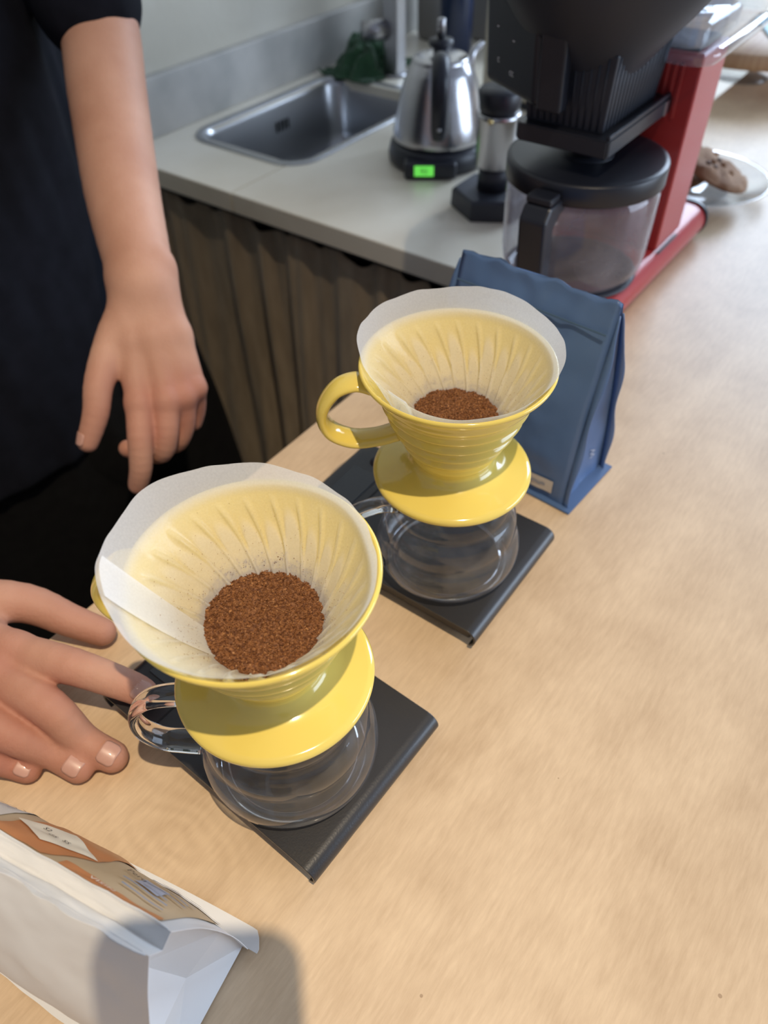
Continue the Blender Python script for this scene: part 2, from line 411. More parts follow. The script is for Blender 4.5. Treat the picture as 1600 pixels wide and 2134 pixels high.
def blob(name, pieces, voxel, m, parent=None, smooth=6, fac=.5, disp=None):
    V = []; F = []
    for v, f in pieces:
        b = len(V); V += [tuple(x) for x in v]; F += [tuple(b + i for i in q) for q in f]
    me = bpy.data.meshes.new(name + '_src'); me.from_pydata(V, [], F)
    bm = bmesh.new(); bm.from_mesh(me); bmesh.ops.recalc_face_normals(bm, faces=bm.faces); bm.to_mesh(me); bm.free()
    o = bpy.data.objects.new(name, me); COL.objects.link(o)
    md = o.modifiers.new('r', 'REMESH'); md.mode = 'VOXEL'; md.voxel_size = voxel
    sm = o.modifiers.new('s', 'SMOOTH'); sm.iterations = smooth; sm.factor = fac
    dg = bpy.context.evaluated_depsgraph_get(); me2 = bpy.data.meshes.new_from_object(o.evaluated_get(dg))
    bpy.data.objects.remove(o); me2.name = name
    if disp:
        me2.update(); nv = len(me2.vertices)
        co = np.empty(nv * 3, 'f'); me2.vertices.foreach_get('co', co); co = co.reshape(-1, 3)
        nr = np.empty(nv * 3, 'f'); me2.vertices.foreach_get('normal', nr); nr = nr.reshape(-1, 3)
        d = np.array([disp(Vector(c)) for c in co], 'f')
        co = co + nr * d[:, None]; me2.vertices.foreach_set('co', co.astype('f').ravel()); me2.update()
    return link(name, me2, m, parent)


def chain(pts, rads):
    return [rcone(pts[i], rads[i], pts[i + 1], rads[i + 1]) for i in range(len(pts) - 1)]


# ================================================================= SETTING
def structure(o, cat=None):
    o['kind'] = 'structure'; return o


structure(prism('floor', [ab(-2.5, -2.5, 0), ab(4, -2.5, 0), ab(4, 2, 0), ab(-2.5, 2, 0)], -0.98, -0.93, FLOORM))
# plaster wall on the left, running away from the viewer
wl = rbox('wall_left', (6.4, .10, 3.3), PLASTER, bev=0); wl.location = ab(1.0, -1.2735, .70); wl.rotation_euler = (0, 0, TH); structure(wl)
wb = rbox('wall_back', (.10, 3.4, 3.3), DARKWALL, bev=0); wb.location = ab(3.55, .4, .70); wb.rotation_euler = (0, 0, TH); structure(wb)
# marble upstand along the wall
sp = thing('backsplash', 'low grey stained marble upstand along the plaster wall above the sink', 'backsplash', ab(.80, -1.223, -.05), TH)
rbox('slab', (2.6, .022, .095), MARBLE2, sp, (1.30, -.0112, .0475), bev=.002)

# wooden bar top
bar = thing('bar_counter', 'pale birch plywood bar top with fine wood grain and small pits', 'counter', (0, 0, 0), TH)
rbox('top_board', (4.2, 1.75, .032), wood_bar(), bar, (1.20, -.482, -.016), bev=.0025)
rbox('front_panel', (4.0, .02, .85), CURTAIN, bar, (1.2, .28, -.48), bev=.001)

# lower marble counter with the sink opening (local x = a, local y = -b)
ct = thing('marble_counter', 'worn cream marble sink counter with a joint beside the sink', 'counter', (0, 0, 0), TH)
p1 = [(.804, 1.222), (.804, .921), (.950, .921), (.950, 1.150), (1.345, 1.150), (1.345, .905), (2.9, .905), (2.9, 1.222)]
p2 = [(.804, .919), (.804, .397), (2.9, .397), (2.9, .903), (1.3, .903), (1.3, .905), (.950, .905), (.950, .919)]
prism('slab', p1, -.082, -.05, MARBLE, ct, bev=.0012)
prism('slab', p2, -.082, -.05, MARBLE, ct, bev=.0012)
rbox('curtain_rail', (.02, .80, .018), BLACK_PL, ct, (.835, .80, -.092), bev=.003)
rbox('support_panel', (.02, .80, .80), FLOORM, ct, (1.0, .80, -.51), bev=.001)

# curtain
cu = thing('sink_curtain', 'gathered brown linen curtain hanging below the marble counter', 'curtain', (0, 0, 0), TH)
NX, NZ = 420, 26
V = []
def cfold(t, k):
    return .011 * math.sin(t * 62 + 1.9 * math.sin(t * 17) + 1.6 * math.sin(t * 9 + .5 * k)) + .0035 * math.sin(t * 130 + 3 * math.sin(t * 14) + k) + .010 * noise.noise((t * 16, k * .5, 0))
for i in range(NX + 1):
    t = i / NX; y = 1.205 - .805 * t
    ztop = -.094 - .020 * abs(math.sin(t * 21 + .8 * math.sin(t * 11))) - .012 * noise.noise((t * 22, 3, 1))
    for j in range(NZ + 1):
        k = j / NZ; z = ztop + (-.90 - ztop) * k
        V.append((.834 + cfold(t, k * 3) * (.45 + .55 * min(1, k * 4)) - .018 * k, y + .012 * math.sin(t * 40 + k * 2) * k, z))
F = [(i * (NZ + 1) + j, (i + 1) * (NZ + 1) + j, (i + 1) * (NZ + 1) + j + 1, i * (NZ + 1) + j + 1) for i in range(NX) for j in range(NZ)]
c = mesh('cloth', V, F, CURTAIN, cu)
sm = c.modifiers.new('s', 'SOLIDIFY'); sm.thickness = .0012

# ================================================================= SINK
sk = thing('sink', 'stainless steel inset sink with rounded corners and overflow slots', 'sink', ab(1.148, -1.027, -.05), TH)
Wd, Hd = .437, .283
rings = [rrect(0, 0, Wd, Hd, .058, .0005), rrect(0, 0, Wd - .004, Hd - .004, .057, .003), rrect(0, 0, Wd - .022, Hd - .022, .05, .0035),
         rrect(0, 0, Wd - .034, Hd - .034, .046, -.001), rrect(0, 0, Wd - .042, Hd - .042, .044, -.012), rrect(0, 0, Wd - .056, Hd - .056, .044, -.10),
         rrect(0, 0, Wd - .066, Hd - .066, .05, -.130), rrect(0, 0, Wd - .10, Hd - .10, .045, -.143), rrect(0, 0, Wd - .2, Hd - .2, .02, -.146), rrect(0, 0, .02, .02, .009, -.148)]
V, F = loft(rings, cap=False); F.append(tuple(range(len(V) - len(rings[0]), len(V))))
mesh('basin', V, F, SINKM, sk)
lathe('drain', [(.0, -.1455), (.022, -.1455), (.024, -.1445), (.030, -.1445), (.031, -.147)], CHROME, sk)
for k in range(4):
    rbox('overflow_slot', (.005, .003, .020), RUBBER, sk, (.005 + k * .011, .1165, -.045), bev=.0012, seg=2)

# faucet
fa = thing('faucet', 'square satin steel faucet with a round side lever behind the sink', 'faucet', ab(1.425, -1.045, -.05), TH)
rbox('column', (.034, .034, .150), CHROME, fa, (0, 0, .075), bev=.003)
tube('spout', [(0, 0, .148), (0, 0, .26), (-.01, .0, .34), (-.06, 0, .37), (-.12, 0, .36)], .012, CHROME, fa)
tube('lever', [(-.012, .012, .085), (-.050, .045, .085)], [.019, .019], CHROME, fa, n=1, seg=28)
lathe('base_plate', [(0, 0), (.026, 0), (.026, .004), (.0, .005)], CHROME, fa)

# green cloth
def cloth_blob(o_loc):
    t = thing('dish_cloth', 'crumpled dark green cloth lying at the back corner of the sink', 'cloth', o_loc, TH)
    V = []; F = []; n = 44
    for i in range(n + 1):
        for j in range(n + 1):
            u = i / n - .5; v = j / n - .5
            r = math.hypot(u, v) * 2
            x = u * .19; y = v * .13
            h = .062 * max(0, 1 - r ** 1.8) + .020 * noise.noise((u * 7, v * 7, 2)) + .010 * noise.noise((u * 17, v * 17, 5))
            V.append((x + .02 * noise.noise((v * 6, 1, 2)), y + .02 * noise.noise((u * 6, 4, 2)), max(.0015, h)))
    for i in range(n):
        for j in range(n):
            a = i * (n + 1) + j; F.append((a, a + n + 1, a + n + 2, a + 1))
    o = mesh('folds', V, F, GREEN, t); s = o.modifiers.new('s', 'SOLIDIFY'); s.thickness = .003; s.offset = 1
cloth_blob(ab(1.430, -1.118, -.0495))

# utensil jar behind
uj = thing('utensil_jar', 'grey jar of upright kitchen tools behind the faucet', 'jar', ab(1.72, -1.12, -.05), TH)
lathe('jar', [(0, 0), (.055, 0), (.060, .01), (.060, .14), (.055, .145), (.052, .14), (.052, .01), (0, .008)], mat('grey_jar', (.22, .21, .20), rough=.5), uj)
for k, (dx, dy, tx, ty, mm, r) in enumerate([(-.02, .02, -.05, .03, BROWNW, .008), (.02, .01, .02, .0, CHROME, .005), (-.01, -.02, -.03, -.03, BROWNW, .009),
                                             (.025, -.02, .05, -.02, CHROME, .006), (0, .03, 0, .06, CHROME, .007), (.0, .0, .01, -.05, BEIGE, .007)]):
    t = thing('kitchen_tool', ['dark wooden handled tool leaning left in the jar', 'thin steel tool upright in the jar', 'thick brown wooden tool in the jar',
               'steel tool leaning right in the jar', 'round steel tool at the back of the jar', 'pale tool in the middle of the jar'][k], 'utensil', uj.location + Vector((0, 0, .012)), TH, 'tools in the utensil jar')
    tube('handle', [(dx, dy, 0), (dx + tx * .5, dy + ty * .5, .15), (dx + tx, dy + ty, .33)], r, mm, t)

# dark bottle and beige appliance at the back
bt = thing('bottle', 'tall dark navy bottle standing behind the kettle', 'bottle', ab(1.62, -1.02, -.05), TH)
lathe('body', [(0, 0), (.033, 0), (.036, .004), (.036, .23), (.030, .25), (.014, .28), (.013, .33), (0, .332)], NAVY, bt)
lathe('cap', [(0, .332), (.015, .332), (.015, .352), (0, .353)], BLACK_PL, bt)
ap = thing('beige_machine', 'narrow beige appliance standing behind the black brew basket', 'appliance', ab(1.48, -.745, -.05), TH)
rbox('housing', (.20, .13, .36), BEIGE, ap, (0, 0, .19), bev=.015)
rbox('foot_plate', (.19, .12, .012), BLACK_PL, ap, (0, 0, .006), bev=.003)
gr = thing('tool_rack', 'grey metal tool rack standing behind the kettle lid', 'utensil', ab(1.75, -.95, -.05), TH)
rbox('rack_body', (.05, .20, .10), mat('grey_metal_soft', (.30, .29, .30), rough=.4, metal=.6), gr, (0, 0, .05), bev=.01)
tube('rail', [(-.03, -.10, .105), (-.03, .10, .135)], .010, CHROME, gr, n=1)
tube('rail', [(.01, -.10, .13), (.01, .10, .15)], .009, BEIGE, gr, n=1)

# ================================================================= KETTLE
kt = thing('gooseneck_kettle', 'brushed steel gooseneck kettle sitting on its heating base', 'kettle', ab(1.1034, -.7206, -.05), TH)
kb = thing('heating_base', 'black kettle heating base with a green lit display', 'kettle base', ab(1.1034, -.7206, -.05), TH)
lathe('base_body', [(0, .0), (.078, .0), (.083, .004), (.084, .014), (.080, .030), (.076, .034), (.0, .034)], BLACK_PL, kb, seg=80)
# control nose faces the viewer
yd = math.atan2(-1.3345, -.1072) - TH
Rk = Matrix.Rotation(yd, 4, 'Z')
bm_rot = Rk.to_3x3()
rbox('control_nose', (.045, .085, .026), BLACK_PL, kb, bm_rot @ Vector((.072, -.012, .0145)), bev=.006, rot=bm_rot)
kdisp = rbox('display', (.0015, .031, .016), LCDG, kb, bm_rot @ Vector((.0950, -.022, .0165)), bev=.0004, rot=bm_rot)
text_mesh('display_digits', '93', .012, mat('dark_lcd_digits', (.01, .1, .01), rough=.5), kdisp,
          lambda x, y: bm_rot @ Vector((.0962, -.022 + x, .0125 + y)))
prof = [(0, .036), (.074, .036), (.0755, .040), (.0750, .048), (.0715, .066), (.0705, .070), (.0665, .090), (.0655, .094), (.0600, .114), (.0590, .117), (.0530, .134), (.0515, .137), (.0450, .148), (.0435, .150)]
lathe('body', prof, STEEL, kt, seg=96)
lathe('lid', [(.0445, .149), (.0445, .153), (.041, .155), (.022, .1575), (.012, .158), (0, .158)], STEEL, kt)
lathe('knob', [(0, .158), (.012, .158), (.012, .164), (.019, .170), (.019, .177), (.0, .179)], BLACK_PL, kt)
lathe('thermometer', [(0, .179), (.0065, .179), (.0065, .203), (.005, .205), (0, .205)], CHROME, kt, seg=24)
hp = [(.046, 0, .150), (.062, 0, .168), (.090, 0, .170), (.112, 0, .152), (.116, 0, .120), (.110, 0, .085), (.106, 0, .070)]
tube('handle', [bm_rot @ Vector(p) for p in hp], [.009, .012, .013, .0135, .0135, .013, .010], BLACK_PL, kt, flat=.75, nrm=bm_rot @ Vector((0, 1, 0)))
for q in (0.10, .125, .15):
    V, F = ellipsoid(bm_rot @ Vector((.1225, 0, q - .012)), (.003, .003, .003), seg=12); mesh('chrome_dot', V, F, CHROME, kt)  # three small chrome dots in a row on the handle
sd = Matrix.Rotation(yd + math.radians(145), 3, 'Z')
tube('spout', [sd @ Vector(p) for p in [(.070, 0, .050), (.098, 0, .055), (.105, 0, .085), (.090, 0, .115), (.092, 0, .138), (.118, 0, .146)]], [.010, .008, .0065, .006, .006, .006], STEEL, kt)

# ================================================================= STEEL CYLINDER ON HEX STAND
hx = thing('hand_grinder', 'steel cylinder grinder on a black hexagonal stand beside the kettle', 'grinder', ab(.992, -.548, -.05), TH)
hexa = lambda r, z, s=1: [(r * math.cos(PI / 3 * k), r * math.sin(PI / 3 * k), z) for k in range(6)]
V, F = loft([hexa(.060, 0), hexa(.062, .003), hexa(.061, .026), hexa(.057, .030)])
mesh('hex_base', V, F, BLACK_MATT, hx, smooth=False)
lathe('neck', [(0, .030), (.024, .030), (.022, .066), (.0, .066)], BLACK_MATT, hx)
lathe('steel_cylinder', [(0, .062), (.0265, .062), (.0285, .065), (.0300, .128), (.0310, .130), (.0310, .135), (.029, .136), (0, .136)], STEEL, hx)
lathe('collar', [(0, .136), (.026, .136), (.028, .140), (.031, .162), (.028, .166), (0, .167)], BLACK_PL, hx)
V, F = ellipsoid((-.032, -.006, .132), (.004, .004, .004), seg=14); mesh('release_button', V, F, mat('brass_button', (.7, .55, .25), rough=.25, metal=1), hx)

# ================================================================= COFFEE MACHINE (local x = a, y = -b)
MA = (.727, -.2985)
cm = thing('filter_coffee_machine', 'red filter coffee machine with black brew basket and clear water tank', 'coffee machine', ab(MA[0], MA[1], 0), TH)
# base: rounded extrusion along x
def profile_extrude(name, prof, x0, x1, m, parent, inset=0.0):
    rings = []
    for x, s in ((x0, .0 if not inset else 1 - inset), (x0 + .001, 1), (x1 - .001, 1), (x1, 1 - inset)):
        if s == 0: s = 1
        rings.append([(x, p[0] * s, p[1]) for p in prof])
    V, F = loft(rings); return mesh(name, V, F, m, parent, smooth=False)
pr = []
for k in range(13):
    a = -PI / 2 + PI * k / 12; pr.append((-.052 - .0205 * math.cos(a), .0225 + .0205 * math.sin(a)))
for k in range(13):
    a = PI / 2 + PI * k / 12; pr.append((.052 - .0205 * math.cos(a), .0225 + .0205 * math.sin(a)))
bo = profile_extrude('base', pr, -.085, .232, RED, cm, .0)
for p in bo.data.polygons: p.use_smooth = len(p.vertices) == 4
profile_extrude('end_cap', [(p[0] * 1.03, (p[1] - .0225) * 1.06 + .0235) for p in pr], .2322, .2372, BLACK_PL, cm)
lathe('hot_plate', [(0, .0432), (.070, .0432), (.071, .0455), (.067, .0465), (0, .0465)], BLACK_MATT, cm, c=(0, 0, 0))
rbox('base_groove', (.055, .003, .0015), BLACK_PL, cm, (.118, -.0655, .0405), bev=.0004)
# column
rbox('column', (.072, .126, .196), RED, cm, (.124, 0, .141), bev=.0025)
# ribbed upper part of the column front
for k in range(9):
    rbox('vent_rib', (.002, .004, .05), RED, cm, (.0875, -.045 + k * .0075, .205), bev=.0006, seg=1)
# clear tank
tz = .238
outer = [rrect(.160, 0, .178, .146, .022, tz - .006), rrect(.160, 0, .190, .156, .026, tz), rrect(.160, 0, .190, .156, .026, tz + .006), rrect(.160, 0, .180, .146, .024, tz + .009)]
V, F = loft(outer, cap=False); mesh('tank_flange', V, F, CLEAR, cm)
wallr = [rrect(.160, 0, .178, .144, .024, tz + .009), rrect(.162, 0, .182, .147, .024, tz + .02), rrect(.163, 0, .196, .160, .026, tz + .16)]
V, F = loft(wallr, cap=False); mesh('tank_wall', V, F, CLEAR, cm)
tray = [rrect(.145, -.006, .120, .105, .020, tz + .004), rrect(.145, -.006, .120, .105, .020, tz + .020), rrect(.145, -.006, .112, .097, .017, tz + .0235)]
V, F = loft(tray, cap=False); F.append(tuple(range(len(V) - len(tray[0]), len(V))))
mesh('tray', V, F, thin_glass('tray_plastic', tint=(.8, .78, .80), edge=(.6, .7, .8), milky=.45, mcol=(.75, .68, .68), gloss=1.5, nsc=12), cm)
for k in range(3):
    rbox('tray_slot', (.0022, .034, .0008), BLACK_PL, cm, (.120 + k * .020, -.022, tz + .0243), bev=.0003, seg=1)
rbox('water_pipe', (.012, .012, .12), CHROME, cm, (.212, .035, tz + .07), bev=.004)
# cream inner lining below tank
rbox('tank_seat', (.060, .110, .005), BLACK_MATT, cm, (.124, 0, .2405), bev=.002)
# brew basket holder: black U-shaped arm
hz0, hz1 = .185, .2005
def slab_poly(name, poly, z0, z1, m, b=.0012): return prism(name, poly, z0, z1, m, cm, bev=b)
slab_poly('holder_arm', [(.092, -.0415), (.092, .056), (-.050, .0555), (-.057, .050), (-.057, -.0400), (-.055, -.0415)], hz0, hz1, BLACK_PL)
rbox('holder_rim', (.140, .004, .004), BLACK_PL, cm, (.015, -.0390, hz1 + .002), bev=.001, seg=2)
rbox('arm_joint', (.008, .0012, .013), CHROME, cm, (.075, -.0419, .1925), bev=.0003, seg=1)
lathe('drip_outlet', [(0, .166), (.016, .166), (.017, .186), (0, .186)], BLACK_MATT, cm, seg=32)
# brew basket: ribbed box below, round flared cone above
def sup(hx_, hy_, e, z, cx=0, cy=0, n=64):
    out = []
    for j in range(n):
        t = 2 * PI * (j + .5) / n; ct_, st = math.cos(t), math.sin(t)
        out.append((cx + hx_ * math.copysign(abs(ct_) ** (2 / e), ct_), cy + hy_ * math.copysign(abs(st) ** (2 / e), st), z))
    return out
BX, BY = .014, .0100
def bxr(hx_, hy_, z, r=.0015): return rrect(BX, BY, hx_ * 2, hy_ * 2, r, z, 3)
V, F = loft([bxr(.0590, .0385, .2007), bxr(.0595, .0390, .2025), bxr(.0660, .0440, .2640), bxr(.0655, .0435, .2655)]); bsk = mesh('brew_basket', V, F, BLACK_MATT, cm, smooth=False)
cone = [sup(.032, .028, 3, .222, .002, .009), sup(.046, .040, 2.8, .240, .002, .009), sup(.062, .056, 2.4, .260, .002, .009), sup(.083, .079, 2.1, .286, .003, .009), sup(.102, .099, 2, .312, .004, .009), sup(.112, .108, 2, .335, .004, .009), sup(.110, .106, 2, .338, .004, .009)]
V, F = loft(cone); mesh('basket_cone', V, F, BLACK_MATT, cm)
for s_ in range(15):      # ribs on the face that looks to the bar's outer side
    q = BX - .054 + s_ * .0077; f_ = (q - BX)
    tube('rib', [(q, BY - .0388, .203), (BX + f_ * 1.11, BY - .0439, .2635)], .0013, BLACK_MATT, bsk, n=1, seg=6)
for s_ in range(11):      # ribs on the face towards the viewer
    q = BY - .033 + s_ * .0066; f_ = (q - BY)
    tube('rib', [(BX - .0593, q, .203), (BX - .0659, BY + f_ * 1.11, .2635)], .0012, BLACK_MATT, bsk, n=1, seg=6)
rbox('basket_handle', (.016, .024, .100), BLACK_PL, cm, (-.064, .0165, .268), bev=.0025, rot=Matrix.Rotation(-.06, 3, 'Y'))
pR = Matrix.Rotation(math.radians(-29.8), 3, 'Z') @ Matrix.Rotation(-.06, 3, 'Y')
pc = Vector((-.0385, .0665, .285))
cpan = rbox('control_panel', (.022, .092, .132), BLACK_PL, cm, pc, bev=.006, rot=pR)
def pan(u, v, d=.0115): return pc + pR @ Vector((-d, -u, v))
SYM = mat('grey_symbol_print', (.75, .76, .80), rough=.5)
for (tx, sz, u0, v0) in (('T', .010, .004, .020), ('o', .010, .004, .010), ('-', .012, -.022, -.018), ('-', .012, .006, -.024), ('c', .009, -.020, -.044), ('cc', .009, .004, -.050)):
    text_mesh('symbol', tx, sz, SYM, cpan, lambda x, y, u0=u0, v0=v0: pan(x + u0, y + v0))

# ---- glass carafe on the hot plate
cf = thing('glass_carafe', 'empty glass carafe with black lid and black handle under the brew basket', 'carafe', ab(MA[0], MA[1], .0466), TH)
lathe('jug', [(0, .001), (.060, .001), (.068, .004), (.0735, .012), (.0755, .025), (.0765, .060), (.0765, .088), (.073, .097), (.070, .100)], CARAFE_G, cf, seg=96)
clid = lathe('lid', [(0, .1185), (.030, .1183), (.073, .1180), (.0780, .1172), (.0788, .1155), (.0788, .0985), (.0765, .0965), (.073, .097), (.073, .100), (0, .101)], BLACK_PL, cf, seg=96)
lathe('lid_centre', [(0, .1195), (.024, .1193), (.025, .1186), (.025, .117)], BLACK_MATT, clid)
ha = math.radians(181)  # handle direction in local frame
hd = Matrix.Rotation(ha, 3, 'Z')
hpoly = [(.074, .104), (.102, .104), (.111, .092), (.106, .040), (.100, .010), (.088, .006), (.086, .020), (.090, .080), (.080, .090), (.068, .092)]
V = [hd @ Vector((x, -.014, z)) for x, z in hpoly] + [hd @ Vector((x, .014, z)) for x, z in hpoly]
n = len(hpoly); F = [tuple(range(n)), tuple(reversed(range(n, 2 * n)))] + [(i, (i + 1) % n, n + (i + 1) % n, n + i) for i in range(n)]
hh = mesh('handle', V, F, BLACK_PL, cf, smooth=False)
bv = hh.modifiers.new('b', 'BEVEL'); bv.width = .0025; bv.segments = 2
rbox('thumb_tab', (.020, .026, .007), BLACK_PL, cf, hd @ Vector((.092, 0, .108)), bev=.002, rot=hd)

# ================================================================= COOKIES AND BOARD
pl = thing('glass_plate', 'clear glass plate with cookies beside the red machine', 'plate', ab(1.098, -.287, 0), TH)
lathe('dish', [(0, .003), (.045, .003), (.050, .005), (.094, .020), (.097, .021), (.098, .0195), (.052, .0015), (.045, .000), (0, .000)], thin_glass('plate_glass', tint=(.985, .99, .99), edge=(.90, .93, .95), gloss=1.0, milky=.06), pl)
def cookie(loc, rot, r, label, seed):
    t = thing('cookie', label, 'cookie', loc, 0, 'cookies on the glass plate'); t.rotation_euler = rot
    V = []; F = []; S = 40; T = 12
    for i in range(T + 1):
        a = -PI / 2 + PI * i / T
        for j in range(S):
            q = 2 * PI * j / S; e = math.cos(a) ** .5 if math.cos(a) > 0 else 0
            rr = r * e * (1 + .05 * noise.noise((math.cos(q) * 2, math.sin(q) * 2, seed)))
            x, y = rr * math.cos(q), rr * math.sin(q)
            z = .0085 * math.sin(a) + (.006 * noise.noise((x * 60, y * 60, seed)) + .003 * noise.noise((x * 160, y * 160, seed + 3)) if a > 0 else 0)
            V.append((x, y, z))
    for i in range(T):
        for j in range(S):
            k = (j + 1) % S; F.append((i * S + j, i * S + k, (i + 1) * S + k, (i + 1) * S + j))
    mesh('dough', V, F, COOKIE, t)
    for k in range(9):
        q = random.random() * 6.28; rr = r * .8 * math.sqrt(random.random()); x, y = rr * math.cos(q), rr * math.sin(q)
        V, F = ellipsoid((x, y, .009 + .004 * noise.noise((x * 60, y * 60, seed))), (.004, .004, .003), seg=8); mesh('nut_chunk', V, F, BROWNW if k % 3 == 0 else COOKIE, t)
cookie(ab(1.09, -.315, .018), (.0, .0, .3), .042, 'flat brown cookie underneath the leaning cookie on the plate', 1.3)
cookie(ab(1.075, -.262, .042), (.16, .36, .2), .052, 'large lumpy cookie leaning on top at the right of the plate', 5.1)

bs = thing('cake_stand', 'round wooden board on a small glass foot at the far end of the bar', 'cake stand', ab(1.62, -.395, 0), TH)
lathe('glass_foot', [(0, 0), (.050, 0), (.052, .004), (.026, .010), (.020, .026), (.026, .042), (.04, .047), (0, .047)], thin_glass('foot_glass', tint=(.98, .99, .99), edge=(.88, .92, .95), gloss=1.0, milky=.1), bs, seg=48)
lathe('wooden_board', [(0, .048), (.145, .048), (.150, .052), (.150, .070), (.147, .073), (0, .073)], BOARD, bs, seg=96)
ps = thing('paper_sheet', 'pale blue folded sheet lying on the round wooden board', 'paper', ab(1.66, -.33, .0735), TH + .5)
rbox('sheet', (.17, .12, .003), PALEBLUE, ps, (0, 0, .0015), bev=.001, seg=1)
tw = thing('dry_twig', 'small dark dry sprig lying on the pale blue sheet', 'plant', ab(1.70, -.345, .077), TH)
for k in range(9):
    a = k * .7; tube('leaf', [(0, 0, .002), (.012 * math.cos(a), .012 * math.sin(a), .010), (.028 * math.cos(a), .028 * math.sin(a), .006)], [.002, .006, .001], LEAF, tw, flat=.3, seg=8)
gc = thing('crumpled_cloth', 'small grey crumpled cloth on the bar at the right edge', 'cloth', ab(1.56, -.225, .0), TH)
V, F = ellipsoid((0, 0, .012), (.030, .022, .012), seg=24)
mesh('wad', [Vector(v) + Vector(v).normalized() * .006 * noise.noise(Vector(v) * 90) for v in V], F, GREYC, gc)

# ================================================================= SCALES
def scale(loc, ang, label):
    t = thing('coffee_scale', label, 'scale', (loc[0], loc[1], 0), ang, 'black coffee scales')
    # local x along the long side, y = -(short side)
    Lx, Wy, zt, r = .190, .120, .0205, .0085
    def prof(off):
        P = []
        for k in range(11):
            a = -PI * .35 + PI * .85 * k / 10  # curls under at the x=0 end
            P.append((r - (r - off) * math.cos(a - 0) if False else r - (r - off) * math.cos(a), zt - r + (r - off) * math.sin(a)))
        for k in range(11):
            a = PI * .5 - PI * .85 * k / 10
            P.append((Lx - r + (r - off) * math.cos(a), zt - r + (r - off) * math.sin(a)))
        return P
    o_, i_ = prof(0), prof(.0013)
    poly = o_ + list(reversed(i_))
    rings = [[(x, -y, z) for x, z in poly] for y in (0.0, .0006, Wy - .0006, Wy)]
    V, F = loft(rings); n = len(poly)
    F = F[:-2]
    m_ = len(o_)
    for base in (0, 3 * n):
        for k in range(m_ - 1):
            F.append((base + k, base + k + 1, base + n - 2 - k, base + n - 1 - k))
    s = mesh('top_plate', V, F, BLACK_MET, t, smooth=True)
    for p in s.data.polygons: p.use_smooth = abs(p.normal.y) < .5
    rbox('body', (Lx - .014, Wy - .010, .0135), BLACK_PL, t, (Lx / 2, -Wy / 2, .0105), bev=.002)
    for sx in (.02, .17):
        for sy in (.018, .102):
            lathe('foot', [(0, 0), (.006, 0), (.006, .004), (0, .004)], RUBBER, t, seg=16, c=(sx, -sy, 0))
    rbox('display', (.026, .060, .0012), LCD, t, (Lx - .027, -.060, zt + .0003), bev=.0004, seg=1)
    rbox('platform_joint', (.0012, Wy - .002, .0004), RUBBER, t, (Lx - .048, -Wy / 2, zt + .0001), bev=0)
    for sy in (.016, .104):
        lathe('button', [(0, zt), (.006, zt), (.006, zt + .0008), (0, zt + .0012)], BLACK_PL, t, seg=20, c=(Lx - .027, -sy, 0))
    return t
SA = scale((-.0454, .1386), 2.4545, 'black coffee scale under the front glass server, touched by the index finger')
SB = scale((.0610, .2935), 2.4855, 'black coffee scale under the rear glass server, in front of the blue bag')
# scuffs and water drops
def drops(parent, pts):
    for x, y, r in pts:
        V, F = ellipsoid((x, y, .0206 + r * .3), (r, r, r * .7), seg=12); mesh('water_drop', V, F, HGLASS, parent)
drops(SB, [(.022, -.038, .0012), (.035, -.021, .0008)])

# ================================================================= DRIPPERS + SERVERS
RIM_R, RIM_Z = .0593, .1981
NR = 24
def rib_height(th, r):
    """spiral ribs inside the cone: long and short alternate"""
    u = (RIM_R - r)
    ph = th + 13.0 * u
    k = ph / (2 * PI) * NR; f = abs((k + .5) % 1 - .5) * 2
    idx = int(math.floor(k + .5)) % 2
    g = max(0, 1 - (f / .30) ** 2)
    s0 = .006; s1 = .030 if idx else .048
    e = min(1, max(0, (u - s0) / .003)) * min(1, max(0, (s1 - u) / .006))
    return g * e, f

